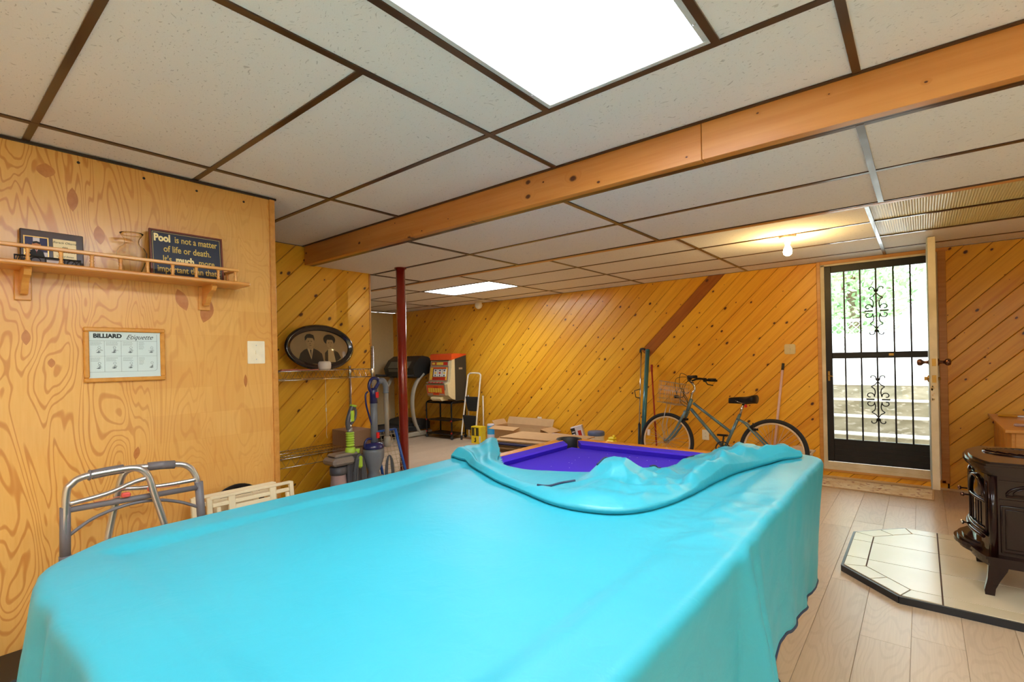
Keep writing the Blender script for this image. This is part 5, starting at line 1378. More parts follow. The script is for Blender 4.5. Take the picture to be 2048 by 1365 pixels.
mb = SM(); fp(mb, sx0 + .0, sx1 - .055, .945, 1.185, .001, .008); mb.mat(1); fp(mb, sx0 + .015, sx1 - .07, .96, 1.17, .0092, .001); mb.mat(2); fp(mb, sx0 + .02, sx0 + .08, .965, 1.165, .0104, .001); fp(mb, sx1 - .11, sx1 - .075, .965, 1.165, .0104, .001); mb.mat(3); fp(mb, sx0 + .08, sx1 - .11, .965, 1.0, .0104, .001); mb.mat(4); fp(mb, sx0 + .085, sx1 - .10, 1.01, 1.145, .0104, .002)
mb.build('reel_frame', [M_SLV, M_OR, M_YEL, M_REDA, M_INK], sm)
for k in range(3):
    x0 = -6.228 + k * .104; mb = SM(); fp(mb, x0, x0 + .092, 1.018, 1.138, .0125, .003); mb.mat(1); fp(mb, x0 + .025, x0 + .07, 1.105, 1.13, .0158, .0006); mb.mat(2); fp(mb, x0 + .022, x0 + .07, 1.064, 1.092, .0158, .0006); mb.mat(1); fp(mb, x0 + .03, x0 + .062, 1.026, 1.05, .0158, .0006)
    mb.build('reel', [M_WHT, M_GREYP, M_YEL if k != 1 else M_REDA], sm)
mb = SM(); fp(mb, sx0 + .0, sx1 - .06, .915, .935, .0, .05)
for k in range(5): mb.mat(1); fp(mb, sx0 + .06 + k * .075, sx0 + .10 + k * .075, .917, .933, .05, .006)
mb.build('button_ledge', [M_SLV, M_REDA], sm)
mb = SM(); fp(mb, sx0 - .01, sx1 - .055, .705, .895, .001, .008); mb.mat(1); fp(mb, sx0 + .01, sx1 - .075, .72, .882, .0092, .001)
mb.mat(2); 
for k in range(6): fp(mb, sx0 + .045 + k * .055, sx0 + .09 + k * .055, .765 - .004 * (k % 2), .835, .0104, .0012)
mb.mat(3); fp(mb, -6.16, -6.05, .745, .86, .0098, .0008); mb.mat(0); fp(mb, sx0 + .02, sx0 + .15, .725, .745, .0104, .001); fp(mb, sx1 - .2, sx1 - .085, .725, .745, .0104, .001)
mb.build('belly_glass', [M_SLV, M_OR, M_YEL, M_REDA], sm)
MB(sm.location).prism([(5.52, .628), (5.48, .66), (5.49, .69), (5.60, .70), (5.66, .63)], -6.22, -5.99, (0, 0, 0), (0, 1, 0), (0, 0, 1), (1, 0, 0)).build('coin_tray', M_CRM, sm)
SM().box(sx1 - .001, sx1 + .004, 5.76, 5.84, 1.13, 1.16).build('side_vent', M_SLV, sm)

# folding step ladder
M_LWH = plain('white enamel tube', (238, 228, 208), .35)
ld = thing('step_ladder', 'white folding step ladder with black ribbed steps leaning on the far pine wall', 'step ladder', (-5.68, 5.85, 0)); LO = ld.location
MB(LO).tube(catmull([(-5.745, 5.70, .06), (-5.735, 5.76, .45), (-5.705, 5.83, .98), (-5.69, 5.84, 1.04), (-5.65, 5.845, 1.065), (-5.48, 5.845, 1.065), (-5.435, 5.84, 1.04), (-5.425, 5.83, .98), (-5.44, 5.76, .45), (-5.435, 5.70, .06)], 5), .0125, 10).build('front_frame', M_LWH, ld)
MB(LO).tube([(-5.80, 5.93, .70), (-5.80, 5.93, .02), (-5.47, 5.93, .02), (-5.47, 5.93, .70)], .011, 10).build('rear_frame', M_LWH, ld)
for p in ((-5.745, 5.70, 0), (-5.435, 5.70, 0)): MB(LO).cyl((p[0], p[1], .0), (p[0] + .004, p[1], .07), .016, 12).build('rubber_foot', M_TDARK, ld)
for (za, zb, xs0, xs1, y) in ((.69, .46, -5.72, -5.45, 5.80), (.395, .17, -5.735, -5.455, 5.745)):
    mb = MB(LO).prism([(xs0, za), (xs1, za), (xs1 - .01, zb + .04), (xs1 - .05, zb), (xs0 + .07, zb), (xs0 + .04, zb + .04)], 0, .02, (0, y, 0), (1, 0, 0), (0, 0, 1), (0, -1, 0))
    for k in range(7): z = zb + .03 + k * (za - zb - .04) / 7; mb.box(xs0 + .02 + .03 * (1 - k / 7), xs1 - .01 - .02 * (1 - k / 7), y - .026, y - .02, z, z + .012)
    mb.build('step', M_TDARK, ld)

# cartons and packages on the floor by the far wall
M_YBOX = plain('yellow carton print', (240, 208, 30), .5); M_BRNP = plain('dark brown print', (70, 60, 30), .5); M_CYAN = plain('sky blue label', (60, 160, 205), .4)
mb = MB().box(-.10, .10, -.055, .055, 0, .262, .003); mb.mat(1).box(-.09, .05, -.057, -.055, .12, .245).mat(0).box(-.03, -.005, -.0585, -.057, .125, .235).mat(2).box(.058, .085, -.057, -.055, .02, .12).mat(1).prism([(-.05, .03), (-.02, .05), (-.035, .075), (-.01, .10), (.0, .04), (-.02, .02)], .055, .057, (0, 0, 0), (1, 0, 0), (0, 0, 1), (0, -1, 0))
solo(mb, 'yellow_carton', [M_YBOX, M_BRNP, M_PALE], 'yellow and brown printed carton standing on the floor beside the step ladder', 'carton', (-5.275, 5.60, 0), .05)
wp = thing('wipes_pack', 'pair of sky blue and white canisters standing beside the yellow carton', 'canisters', (-5.075, 5.75, 0), .1)
for k, x in enumerate((-.065, .065)):
    mb = MB().lathe([(.060, 0), (.063, .01), (.063, .255), (.058, .262)], (x, 0, 0), (0, 0, 1), 24); mb.mat(1).lathe([(.058, .262), (.060, .265), (.060, .285), (.054, .290)], (x, 0, 0), (0, 0, 1), 24)
    mb.mat(1).lathe([(.0636, .045), (.0640, .055), (.0640, .125), (.0636, .135)], (x, 0, 0), (0, 0, 1), 24, False); mb.build('canister', [M_CYAN, M_PALE], wp)
ob = thing('open_carton', 'large open cardboard box with raised flaps by the far pine wall', 'carton', (-4.50, 5.72, 0))
mb = MB()
for (a, b, c, d) in ((-.42, .42, -.15, -.144), (-.42, .42, .144, .15), (-.42, -.414, -.144, .144), (.414, .42, -.144, .144)): mb.box(a, b, c, d, 0, .30)
mb.box(-.414, .414, -.144, .144, 0, .006); mb.build('box_body', M_CARD, ob)
for (p, q, dv) in (((-.42, .147, .30), (.42, .147, .30), (0, .05, .10)), ((-.42, -.147, .30), (.05, -.147, .30), (0, -.14, -.03)), ((-.417, -.14, .30), (-.417, .14, .30), (-.06, 0, .07)), ((.417, -.14, .30), (.417, .14, .30), (.15, 0, -.045))):
    p, q, dv = Vector(p), Vector(q), Vector(dv); nn = (q - p).cross(dv).normalized() * .003
    vs = [p - nn, q - nn, q + dv - nn, p + dv - nn, p + nn, q + nn, q + dv + nn, p + dv + nn]
    MB()._add(vs, [(0, 1, 2, 3), (4, 7, 6, 5), (0, 4, 5, 1), (1, 5, 6, 2), (2, 6, 7, 3), (3, 7, 4, 0)], False).build('flap', M_CARD, ob)
solo(MB().box(-.36, .36, -.26, .26, 0, .195, .004), 'low_carton', M_CARDD, 'closed brown carton on the floor under the pile of flattened cartons', 'carton', (-3.52, 4.60, 0), .06)
zz = .196; rs = random.Random(3)
for k in range(10):
    th = rs.choice((.010, .014, .018)); w_, d_ = rs.uniform(.42, .50), rs.uniform(.26, .32)
    dx, dy = rs.uniform(-.05, .03), rs.uniform(-.04, .02)
    nm, m_, lb, g_ = 'flattened_carton', M_CARD if k % 3 else M_CARDD, 'flattened cardboard carton inside the pile behind the blue felt corner', 'flattened cartons in the pile'
    lb = ('lowest', 'second lowest', 'third lowest', 'fourth lowest', 'fifth lowest', 'sixth lowest', 'seventh lowest', '', 'second from the top', '')[k] + ' flattened cardboard carton in the pile behind the blue felt corner'
    if k == 9: lb, g_, m_, w_, d_, dx, dy, th = 'widest flattened cardboard carton lying on top of the pile', None, M_CARD, .50, .25, .06, .10, .012
    if k == 7: lb, g_, m_, w_, dx, dy = 'navy blue flat folder near the top of the pile of flattened cartons', None, plain('navy board', (34, 46, 92), .4), .44, .06, -.05; nm = 'flat_folder'
    mb = MB().box(-w_, w_, -d_, d_, 0, th * .42).box(-w_ + .01, w_ - .004, -d_ + .003, d_, th * .55, th)
    mb.box(-w_, -w_ + .004, -d_, d_, .0, th)
    solo(mb, nm, m_, lb, 'carton' if nm != 'flat_folder' else 'folder', (-3.46 + dx, 4.66 + dy, zz), .06 + rs.uniform(-.05, .05), g_)
    zz += th + .0035
solo(MB().box(-.15, .15, -.14, .14, 0, .20, .003), 'small_carton', M_CARDD, 'small closed carton on the floor under the blue and white packet', 'carton', (-3.78, 5.66, 0))
mb = MB().box(-.15, .15, -.11, .11, 0, .05, .004); mb.mat(1).box(-.15, .15, -.112, .112, .012, .030).mat(0).box(-.15, .05, -.08, .06, .05, .053)
solo(mb, 'flat_packet', [M_PALE, M_CYAN], 'flat blue and white packet lying on a small carton beyond the pool table', 'packet', (-3.79, 5.56, .201), -.03)
pk = thing('printed_carton', 'tilted white carton with black and red panels beyond the pool table pocket', 'carton', (-3.53, 5.66, 0))
pk.rotation_euler = (0, radians(-14), .35); pk.location = (-3.49, 5.72, .02)
mb = MB().box(-.075, .075, -.05, .05, 0, .36, .003); mb.mat(1).box(-.077, -.02, -.052, .0, .19, .345).mat(2).box(.01, .055, -.052, -.05, .16, .30); mb.mat(0)
for k in range(3): mb.mat(0).box(-.068 + .0, -.03, -.0532, -.052, .29 - k * .035, .302 - k * .035)
mb.build('carton_body', [M_PALE, M_INK, M_REDA], pk)
mb = MB().lathe([(.085, 0), (.095, .02), (.102, .22), (.100, .28), (.104, .285)], (0, 0, 0), (0, 0, 1), 28); mb.mat(1).lathe([(.106, .282), (.108, .29), (.108, .325), (.095, .335), (.0001, .338)], (0, 0, 0), (0, 0, 1), 28)
solo(mb, 'white_tub', [M_WHITE, plain('slate blue lid', (84, 98, 132), .4)], 'white plastic tub with a slate blue lid near the bicycle', 'tub', (-3.235, 5.62, 0))
mb = MB().box(-.06, .06, -.05, .05, 0, .24, .02).box(-.03, .055, -.04, .04, .24, .275, .012).cyl((.035, 0, .27), (.035, 0, .30), .016, 14)
solo(mb, 'yellow_jug', plain('yellow plastic', (246, 222, 50), .35), 'yellow plastic jug on the floor beside the white tub', 'jug', (-3.03, 5.64, 0))

# poles leaning at the wall
M_TEAL = plain('teal painted pipe', (52, 112, 124), .3, .2, coat=.3)
solo(MB().cyl((.085, 0, 0.0), (.010, .40, 1.354), .026, 24).lathe([(.027, 0), (.027, .02), (.020, .02)], (.0108, .396, 1.340), (-.053, .283, .957), 20), 'teal_pipe', M_TEAL, 'teal pipe leaning upright on the far wall beside the bicycle', 'pipe', (-2.665, 5.53, 0))
rp_ = thing('reaching_pole', 'thin silver pole with a black hooked top leaning beside the teal pipe', 'pole', (-2.80, 5.74, 0))
MB().cyl((.10, 0, .40), (.055, .2, 1.335), .0085, 12).build('shaft', M_CHROME, rp_)
MB().cyl((.12, -.06, 0.0), (.098, .01, .45), .017, 14).build('lower_sleeve', M_TDARK, rp_)
MB().tube(catmull([(.045, .2, 1.325), (.050, .2, 1.365), (.075, .2, 1.372), (.105, .2, 1.362)], 4), .014, 10).build('hook', M_TDARK, rp_)
MB().tube([(.085, .07, .76), (.035, .06, .77), (.02, .06, .85), (.08, .085, .87)], .006, 8).build('side_handle', M_TDARK, rp_)
solo(MB().cyl((.17, 0, 0), (-.01, .30, 1.10), .010, 12).cyl((-.01, .30, 1.08), (-.016, .315, 1.17), .013, 12), 'red_pole', plain('red painted pole', (170, 40, 26), .35), 'thin red pole leaning on the far wall behind the bicycle front wheel', 'pole', (-2.60, 5.64, 0))
bp_ = thing('broom', 'pink handled broom leaning on the far wall behind the bicycle rear wheel', 'broom', (-1.235, 5.80, 0))
MB().cyl((-.0, 0, .10), (.085, .15, 1.10), .0125, 12).build('handle', plain('pale pink handle', (224, 186, 182), .4), bp_)
MB().cyl((.085, .15, 1.10), (.091, .16, 1.17), .0135, 12).build('grip', M_TDARK, bp_)
MB().prism([(-.10, 0), (.10, 0), (.07, .10), (-.07, .10)], -.02, .02, (0, 0, 0), (1, 0, 0), (0, 0, 1), (0, 1, 0)).build('bristles', M_WHITE, bp_)
bn = thing('waste_bin', 'white plastic bin stuffed with rags between the bicycle and the glass door', 'bin', (-1.0, 5.84, 0))
mb = MB().prism([(-.10, -.085), (.10, -.085), (.10, .085), (-.10, .085)], 0, .001)
rows = [[(s_ * a, t_ * b, z) for (s_, t_) in ((-1, -1), (1, -1), (1, 1), (-1, 1), (-1, -1))] for a, b, z in ((.095, .08, 0), (.120, .10, .26), (.138, .115, .262), (.138, .115, .275), (.122, .102, .275), (.114, .096, .255), (.09, .075, .01))]
mb.grid(rows, False); mb.build('bin_body', M_WHITE, bn)
rows = []
for i in range(15):
    rows.append([(-.11 + .22 * j / 15, -.09 + .18 * i / 14, .225 + .07 * max(0, 1 - ((j / 7.5 - 1) ** 2 + (i / 7 - 1) ** 2) * .6) + .035 * ridged(j * .09, i * .09, 3, 2)) for j in range(16)])
MB().grid(rows).build('rags', plain('pale rags', (226, 196, 164), .8), bn)

# ------------------------------------------------------------------ bicycle
M_FRAME = plain('slate blue bike paint', (96, 126, 138), .3, .4, coat=.4); M_TYRE = plain('black tyre', (34, 33, 36), .8); M_RIM = plain('tan rim', (226, 196, 160), .4)
bk = thing('bicycle', 'slate blue step-through bicycle with a front wire basket, leaning by the far wall', 'bicycle', (-2.25, 5.44, 0))
bk.rotation_euler = (radians(-6), 0, -.063)
R_ = .318
def wheel(sx, name):
    wt = MB().tube([(sx + (R_ - .02) * cos(t), 0, R_ + (R_ - .02) * sin(t)) for t in [2 * pi * k / 56 for k in range(56)]], .0195, 10, closed=True).build(name, M_TYRE, bk)
    MB().tube([(sx + (R_ - .047) * cos(t), 0, R_ + (R_ - .047) * sin(t)) for t in [2 * pi * k / 56 for k in range(56)]], .0105, 8, closed=True).build('rim', M_RIM, wt)
    mb = MB()
    for k in range(32):
        t = 2 * pi * k / 32; o_s = .35 * (1 if k % 4 < 2 else -1); y = .022 if k % 2 else -.022
        mb.cyl((sx + .022 * cos(t + o_s * 3), y, R_ + .022 * sin(t + o_s * 3)), (sx + (R_ - .05) * cos(t), 0, R_ + (R_ - .05) * sin(t)), .0012, 4, cap=False)
    mb.build('spokes', M_ALU, wt)['kind'] = 'stuff'
    MB().cyl((sx, -.05, R_), (sx, .05, R_), .014, 14).cyl((sx, -.03, R_), (sx, -.024, R_), .026, 16).cyl((sx, .024, R_), (sx, .03, R_), .026, 16).build('hub', M_CHROME, wt)
    return wt
wf_ = wheel(0, 'wheel'); wr2 = wheel(1.107, 'wheel')
MB().box(-.235, -.205, -.012, .012, .30 + .06, .30 + .13, .004).build('reflector', plain('white reflector', (240, 225, 220), .3), wf_).rotation_euler = (0, 0, 0)
fr_ = MB()
fr_.tube([(.301, 0, .755), (.713, 0, .468)], .015, 12).tube([(.275, 0, .690), (.64, 0, .300)], .018, 12)
fr_.tube([(.236, 0, .670), (.278, 0, .800)], .020, 14).tube([(.64, 0, .295), (.79, 0, .660)], .016, 12)
for y in (-1, 1):
    fr_.tube([(.77, .012 * y, .615), (.85, .04 * y, .575), (1.107, .055 * y, R_)], .009, 10).tube([(.65, .02 * y, .30), (.75, .045 * y, .305), (1.107, .055 * y, R_)], .010, 10)
fr_.cyl((.64, -.04, .30), (.64, .04, .30), .022, 16)
fr_.build('frame', M_FRAME, bk)
mb = MB()
for y in (-1, 1): mb.tube(catmull([(.225, .032 * y, .655), (.20, .045 * y, .60), (.13, .048 * y, .47), (.06, .05 * y, .37), (0, .052 * y, R_)], 5), [.015] * 6 + [.013] * 10 + [.010] * 5, 10)
mb.cyl((.225, -.045, .655), (.225, .045, .655), .018, 12); mb.build('fork', M_FRAME, bk)
MB().tube([(.79, 0, .65), (.825, 0, .775)], .0125, 12).build('seat_post', M_CHROME, bk)
sd = []
for i in range(15):
    u = i / 14; s_ = .68 + .27 * u; hw_ = .018 + .085 * ss(.35, .95, u) * (1 - .35 * ss(.93, 1, u)); zt = .845 + .018 * ss(.6, 1, u) - .02 * (1 - u) * (1 - u) 
    ring = []
    for k in range(14):
        a = 2 * pi * k / 14; ring.append((s_, hw_ * cos(a), zt - .030 + (.034 if sin(a) > 0 else .026 + .03 * u) * sin(a)))
    ring.append(ring[0]); sd.append(ring)
mb = MB().grid(sd); mb._add(sd[-1][:-1], [tuple(range(14))], True)._add(sd[0][:-1], [tuple(range(14))], True)
mb.build('saddle', M_BLACK, bk); MB().tube([(.75, -.02, .80), (.82, -.02, .775), (.90, -.025, .80)], .004, 6).tube([(.75, .02, .80), (.82, .02, .775), (.90, .025, .80)], .004, 6).build('saddle_rails', M_CHROME, bk)
MB().box(.838, .862, -.02, .0, .735, .765, .004).build('rear_reflector', M_REDB, bk)
MB().tube(catmull([(.276, 0, .80), (.285, 0, .86), (.312, 0, .90), (.305, 0, .945), (.270, 0, .985), (.262, 0, 1.00)], 5), .0115, 12).build('stem', M_CHROME, bk)
hbp = catmull([(.44, -.27, 1.03), (.37, -.24, 1.03), (.30, -.15, 1.04), (.262, -.05, 1.005), (.260, 0, 1.0), (.262, .05, 1.005), (.30, .15, 1.035), (.37, .24, 1.02), (.45, .28, 1.02)], 6)
MB().tube(hbp, .011, 12).build('handlebar', M_BLACK, bk)
for y in (-1, 1):
    MB().tube([(.44, .27 * y, 1.028), (.36, .235 * y, 1.028)], .0165, 12).build('grip', M_BLACK, bk)
    MB().box(.325, .36, .20 * y - .02, .20 * y + .02, 1.0, 1.045, .008).tube([(.34, .21 * y, 1.01), (.36, .235 * y, .975), (.41, .265 * y, .965)], .006, 6).build('brake_lever', M_BLACK, bk)
mb = MB()
for k, y in enumerate((-.20, .20, -.18, .19)): mb.tube(catmull([(.33, y, 1.03), (.22 - .03 * k, y * .8, 1.07 - .03 * k), (.17 - .015 * k, y * .3, .93 - .05 * k), (.22, .02, .80 - .03 * k), (.24 + .01 * k, .02, .70)], 6), .003, 6)
mb.tube([(.17 + .045 * cos(t), -.04, .86 + .05 * sin(t)) for t in [k * .4 for k in range(16)]], .0035, 6).box(.10, .145, -.06, -.02, .80, .835, .004)
mb.build('cables', M_BLACK, bk)
mb = MB()
bx = lambda u, v, z: (-.03 + .22 * u - .02 * (1 - z) + .0, -.15 + .30 * v + .0, .755 + .235 * z - .03 * u)
for z in (0, .2, .4, .6, .8, 1.0):
    mb.tube([bx(0, 0, z), bx(1, 0, z), bx(1, 1, z), bx(0, 1, z)], .0017 if z not in (0, 1.0) else .003, 5, closed=True)
for k in range(10):
    u = k / 9
    for v in (0, 1): mb.cyl(bx(u, v, 0), bx(u, v, 1), .0014, 4)
    for uu in (0, 1): mb.cyl(bx(uu, u, 0), bx(uu, u, 1), .0014, 4)
    mb.cyl(bx(u, 0, 0), bx(u, 1, 0), .0014, 4)
mb.build('wire_basket', M_ALU, bk)
mb = MB()
for y in (-.05, .05): mb.tube([(.02, y, .745), (-.03, y * 1.1, .50), (0, y * 1.15, R_)], .0035, 6)
mb.build('basket_strut', M_ALU, bk)
mb = MB().tube([(.64 + .07 * cos(t), -.045, .30 + .07 * sin(t)) for t in [2 * pi * k / 30 for k in range(30)]], .006, 6, closed=True).bar((.64, -.06, .30), (.655, -.06, .44), .014, .012, (0, 1, 0)).bar((.64, .06, .30), (.625, .06, .165), .014, .012, (0, 1, 0))
mb.build('crankset', M_TDARK, bk)
for (x, y, z) in ((.655, -.10, .44), (.625, .10, .165)): MB().box(x - .045, x + .045, y - .035, y + .035, z - .010, z + .010, .004).build('pedal', M_BLACK, bk)
MB().tube([(.62, -.045, .375), (.70, -.047, .345), (1.10, -.047, .345)], .003, 5).tube([(.62, -.045, .225), (1.10, -.047, .29)], .003, 5).lathe([(.036, -.004), (.038, 0), (.036, .004)], (1.107, -.046, R_), (0, 1, 0), 20).build('chain', M_ALU, bk)
for (x, z) in ((.205, .575), (.93, .52)):
    mb = MB()
    for y in (-1, 1): mb.box(x - .02, x + .03, .028 * y - .006, .028 * y + .006, z - .012, z + .012, .003).bar((x, .034 * y, z - .02), (x, .040 * y, z + .065), .012, .006, (1, 0, 0))
    mb.build('brake', M_BLACK, bk)
MB().bar((.70, -.03, .29), (.76, -.18, .012), .016, .010).build('kickstand', M_ALU, bk)

# ================================================================== right side: rug, hearth, stove, bench
M_RUG = mottled('cream floral rug', (244, 230, 204), (228, 204, 166), 7, .95, (176, 122, 100), bump=.3)
M_RUGE = plain('rug border', (196, 162, 122), .95, var=.1, scale=60)
rg = thing('door_rug', 'narrow cream rug with faded floral pattern in front of the glass door', 'rug', (-.375, 5.73, 0), -.025)
MB().box(-.44, .44, -.20, .20, 0, .008, .003).build('pile', M_RUG, rg)
mb = MB()
for (a, b, c, d) in ((-.44, .44, -.20, -.185), (-.44, .44, .185, .20), (-.44, -.425, -.185, .185), (.425, .44, -.185, .185)): mb.box(a, b, c, d, .0015, .0095)
mb.build('border', M_RUGE, rg)
hp = thing('hearth_pad', 'octagonal tiled hearth pad with a black edge under the stove', 'hearth pad', (.44, 3.80, 0)); HO = hp.location
OUT = [(-.374, 3.468), (-.374, 4.142), (-.110, 4.42), (.995, 4.42), (1.26, 4.142), (1.26, 3.468), (.995, 3.187), (-.103, 3.187)]
INN = [(-.268, 3.508), (-.268, 4.10), (-.070, 4.306), (.956, 4.306), (1.154, 4.10), (1.154, 3.508), (.956, 3.290), (-.065, 3.290)]
MB(HO).prism([p for p in OUT], 0, .034).build('pad_base', plain('brown grout', (96, 72, 58), .9), hp)
mb = MB(HO)
OO = [(p[0] + (-.006 if p[0] < .44 else .006), p[1] + (-.006 if p[1] < 3.8 else .006)) for p in OUT]
for i in range(8):
    a, b = OO[i], OO[(i + 1) % 8]; mb.bar((a[0], a[1], .0175), (b[0], b[1], .0175), .012, .035)
mb.build('black_edging', plain('black edging', (30, 32, 38), .4), hp)
M_HT = mottled('cream hearth tile', (214, 202, 172), (224, 212, 186), 3, .25, None, (1, .5, 1), bump=.05)
def htile(poly):
    inn, kp = inset(poly, .0035)
    if inn is None: return
    cx = sum(p[0] for p in inn) / len(inn); cy = sum(p[1] for p in inn) / len(inn)
    o = MB((cx, cy, 0)).prism(inn, .034, .0395).build('tile', M_HT, hp); o.location = (cx - HO.x, cy - HO.y, 0)
def lerp2(a, b, t): return (a[0] + (b[0] - a[0]) * t, a[1] + (b[1] - a[1]) * t)
W3y = [3.63, 3.968]
for sgn in (0, 1):
    f = (lambda p: p) if sgn == 0 else (lambda p: (.886 - p[0], p[1]))
    xo, xi = -.374, -.268
    htile([f(p) for p in ((xo, 3.468), (xi, 3.508), (xi, 3.63), (xo, 3.63))]); htile([f(p) for p in ((xo, 3.63), (xi, 3.63), (xi, 3.968), (xo, 3.968))]); htile([f(p) for p in ((xo, 3.968), (xi, 3.968), (xi, 4.10), (xo, 4.142))])
    a, b, c, d = (-.374, 4.142), (-.110, 4.42), (-.268, 4.10), (-.070, 4.306)
    htile([f(p) for p in (a, c, lerp2(c, d, .5), lerp2(a, b, .5))]); htile([f(p) for p in (lerp2(a, b, .5), lerp2(c, d, .5), d, b)])
    a, b, c, d = (-.374, 3.468), (-.103, 3.187), (-.268, 3.508), (-.065, 3.290)
    htile([f(p) for p in (a, lerp2(a, b, .5), lerp2(c, d, .5), c)]); htile([f(p) for p in (lerp2(a, b, .5), b, d, lerp2(c, d, .5))])
    htile([f(p) for p in ((-.268, 3.508), (-.065, 3.290), (.06, 3.290), (.06, 3.63), (-.268, 3.63))]); htile([f(p) for p in ((-.268, 3.63), (.06, 3.63), (.06, 3.968), (-.268, 3.968))])
    htile([f(p) for p in ((-.268, 3.968), (.06, 3.968), (.06, 4.306), (-.070, 4.306), (-.268, 4.10))])
    htile([f(p) for p in ((-.103, 3.187), (.06, 3.187), (.06, 3.290), (-.065, 3.290))]); htile([f(p) for p in ((-.070, 4.306), (.06, 4.306), (.06, 4.42), (-.110, 4.42))])
for x0, x1 in ((.06, .443), (.443, .826)):
    for y0, y1 in ((3.187, 3.29), (3.29, 3.63), (3.63, 3.968), (3.968, 4.306), (4.306, 4.42)): htile([(x0, y0), (x1, y0), (x1, y1), (x0, y1)])

M_ENAM = plain('dark brown enamel', (30, 12, 11), .16, 0, coat=.22, var=.02, spec=.28); M_IRON = plain('dark stove glass', (16, 14, 16), .08, coat=.4)
sv = thing('heating_stove', 'glossy dark brown enamelled cast iron stove with curved front on the tiled hearth pad', 'stove', (.42, 3.72, .0395)); SO = sv.location
def SV(): return MB(SO)
yc = 3.72
def bow(x_in, xf, hw_, n=14, p=2.2):
    "plan outline of the bowed front, from near side to far side"
    return [(xf + (x_in - xf) * abs(-1 + 2 * k / n) ** p, yc - hw_ + 2 * hw_ * k / n) for k in range(n + 1)]
def slab(mb, grow, z0, z1, xb=.62, n=14):
    o = bow(.245 - grow, .180 - grow, .285 + grow, n); poly = o + [(xb + grow * .3, yc + .285 + grow), (xb + grow * .3, yc - .285 - grow)]
    mb.prism([(p[0], p[1]) for p in poly][::-1], z0, z1, smooth=False)
mb = SV()
slab(mb, -.016, .640, .655); slab(mb, -.004, .655, .668); slab(mb, .008, .668, .680); slab(mb, .014, .680, .692); slab(mb, .006, .692, .702); slab(mb, -.008, .702, .710)
mb.build('top_plate', M_ENAM, sv)
mb = SV()
for k in range(13):
    u = -.165 + .33 * k / 12; q = sqrt(max(0, 1 - (u / .175) ** 2)) * .125
    c = Vector((.43 + u * .9, 3.80 + u * -.1, .7125)); d = Vector((.55, -.83, 0))
    mb.bar(c - d * q, c + d * q, .010, .006)
mb.tube([(.43 + .175 * cos(t), 3.80 + .135 * sin(t), .711) for t in [2 * pi * k / 40 for k in range(40)]], .006, 6, closed=True)
mb.build('top_grille', M_ENAM, sv)
mb = SV(); mb.box(.245, .62, yc - .27, yc + .27, .235, .64); slab(mb, .006, .205, .225); slab(mb, .014, .225, .240); slab(mb, .0, .190, .205)
for y in (yc - .272, yc + .272):
    for x in (.262, .60): mb.tube([(x, y, .24), (x, y, .64)], .018, 10)
mb.build('body', M_ENAM, sv)
def relief(mb, pts, y, closed=True, r=.005): mb.tube([(p[0], y, p[1]) for p in pts], r, 6, closed=closed)
for side in (-1, 1):
    ys_ = yc + side * .272; mb = SV()
    mb.box(.285, .585, min(ys_, ys_ + side * .005), max(ys_, ys_ + side * .005), .515, .528).box(.285, .585, min(ys_, ys_ + side * .005), max(ys_, ys_ + side * .005), .615, .622)
    for (a, b) in ((.292, .428), (.445, .578)):
        relief(mb, [(a, .265), (b, .265), (b, .495), (a, .495)], ys_ + side * .003); relief(mb, [(a + .016, .282), (b - .016, .282), (b - .016, .478), (a + .016, .478)], ys_ + side * .002, r=.003)
    relief(mb, [(.435 + .125 * cos(t), .545 + .062 * sin(t)) for t in [pi * k / 16 for k in range(17)]], ys_ + side * .003); relief(mb, [(.435 + .10 * cos(t), .552 + .045 * sin(t)) for t in [pi * k / 16 for k in range(17)]], ys_ + side * .003, r=.003)
    mb.build('side_panel', M_ENAM, sv)
# bowed front with framed doors
mb = SV(); ol = bow(.250, .200, .262, 14); mb.prism([(p[0], p[1]) for p in (ol + [(.25, yc + .262), (.25, yc - .262)])][::-1], .24, .64); mb.build('front_bay', M_IRON, sv)
def frontline(mb, ya, yb, za, zb, r=.007, n=10, xf=.194):
    def fx(y): return xf + .050 * abs((y - yc) / .262) ** 2.2
    mb.tube([(fx(ya + (yb - ya) * k / n), ya + (yb - ya) * k / n, za + (zb - za) * k / n) for k in range(n + 1)], r, 8)
for (a, b) in ((yc - .255, yc - .010), (yc + .010, yc + .255)):
    mb = SV(); frontline(mb, a, b, .36, .36); frontline(mb, a, b, .50, .50); frontline(mb, a, a, .36, .61); frontline(mb, b, b, .36, .61)
    m_ = (a + b) / 2; hw_ = (b - a) / 2
    P_ = [(m_ + hw_ * cos(t), .50 + .115 * sin(t)) for t in [pi * k / 12 for k in range(13)]]
    mb.tube([(.192 + .050 * abs((p[0] - yc) / .262) ** 2.2, p[0], p[1]) for p in P_], .008, 8)
    for f in (.33, .66): frontline(mb, a + (b - a) * f, a + (b - a) * f, .36, .50, .004)
    mb.build('front_door', M_ENAM, sv)
mb = SV()
for z, g, r in ((.345, .004, .008), (.325, .012, .009)): 
    for (a, b) in ((yc - .25, yc + .25),): frontline(mb, a, b, z, z, r, 20, .194 - g)
mb.build('front_moulding', M_ENAM, sv)
mb = SV()
for k, (g, z0, z1) in enumerate(((.040, .262, .272), (.060, .246, .262), (.075, .226, .246), (.055, .205, .226))):
    o = bow(.26, .196 - g, .20 + .3 * g, 16); mb.prism([(p[0], p[1]) for p in o + [(.26, yc + .20), (.26, yc - .20)]][::-1], z0, z1)
mb.build('ash_lip', M_ENAM, sv)
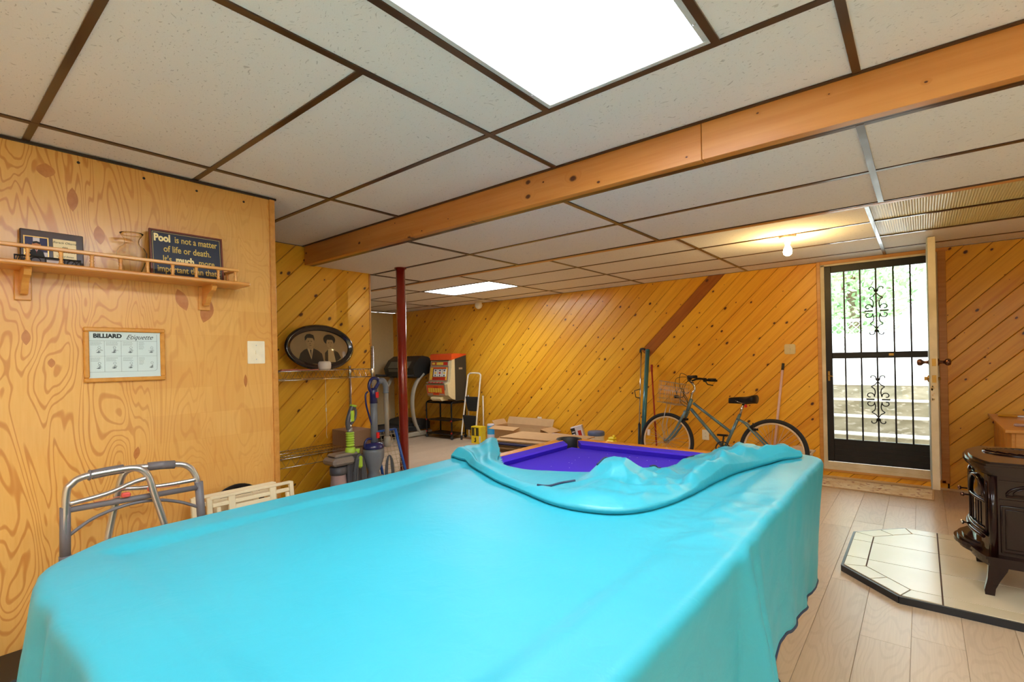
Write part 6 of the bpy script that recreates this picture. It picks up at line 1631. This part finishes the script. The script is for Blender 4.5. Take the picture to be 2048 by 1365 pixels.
for (y, z) in ((3.66, .335), (3.86, .48), (3.60, .50)): SV().lathe([(.004, 0), (.004, .025), (.011, .030), (.012, .040), (.0001, .044)], (.19, y, z), (-1, 0, 0), 14).build('door_knob', M_CHROME if z < .4 else M_KNOB, sv)
for x, sx_ in ((.255, -1), (.60, 1)):
    for y, sy_ in ((yc - .255, -1), (yc + .255, 1)):
        pl = [(.0, .21), (.065, .21), (.055, .17), (.030, .12), (.012, .075), (.008, .0395), (-.028, .0395), (-.030, .06), (-.018, .12), (-.012, .21)]
        SV().prism([(-p[0] * 1, p[1]) for p in pl][::-1], -.018, .018, (x, y, 0), (sx_ * 1.0, 0, 0), (0, 0, 1), (0, 1, 0)).build('leg', M_ENAM, sv)
bs = thing('wooden_bench', 'pine plank bench box against the far wall behind the stove', 'bench', (.95, 5.4, 0))
bo_ = bs.location
MB(bo_).box(.435, 1.55, 4.82, 5.975, .694, .716, .003).build('bench_top', M_TRIM, bs)
for i in range(6): MB(bo_).box(.47, .49, 4.86 + i * .183, 4.86 + i * .183 + .180, 0, .694, .003).build('side_board', M_TRIM, bs)
for i in range(6): MB(bo_).box(.49 + i * .17, .49 + i * .17 + .167, 4.86, 4.88, 0, .694, .003).build('front_board', M_TRIM, bs)
pc = thing('pliers', 'pliers with yellow and orange grips lying on the pine bench behind the stove', 'pliers', (.60, 5.72, .7165), -.3)
mb = MB().tube(catmull([(-.12, .02, .010), (-.06, .028, .011), (.0, .01, .011)], 5), .008, 8).tube(catmull([(-.12, -.02, .010), (-.06, -.026, .011), (.0, -.008, .011)], 5), .008, 8); mb.build('grips', plain('yellow orange grips', (226, 168, 40), .4), pc)
MB().prism([(-.005, -.018), (.03, -.016), (.075, -.004), (.075, .004), (.03, .016), (-.005, .018)], .004, .016).build('jaws', M_ALU, pc)
mb = MB().box(-.10, .10, -.02, .02, 0, .02, .008).cyl((.10, 0, .010), (.17, 0, .010), .004, 8)
solo(mb, 'screwdriver', M_CLR, 'clear handled screwdriver lying near the front edge of the pine bench', 'screwdriver', (.60, 5.05, .7165), -.1)
solo(MB().box(-.09, .09, -.03, .03, 0, .035, .01), 'tool_case', M_BLACK, 'small black tool case lying beside the pliers on the pine bench', 'case', (.72, 5.42, .7165), .2)
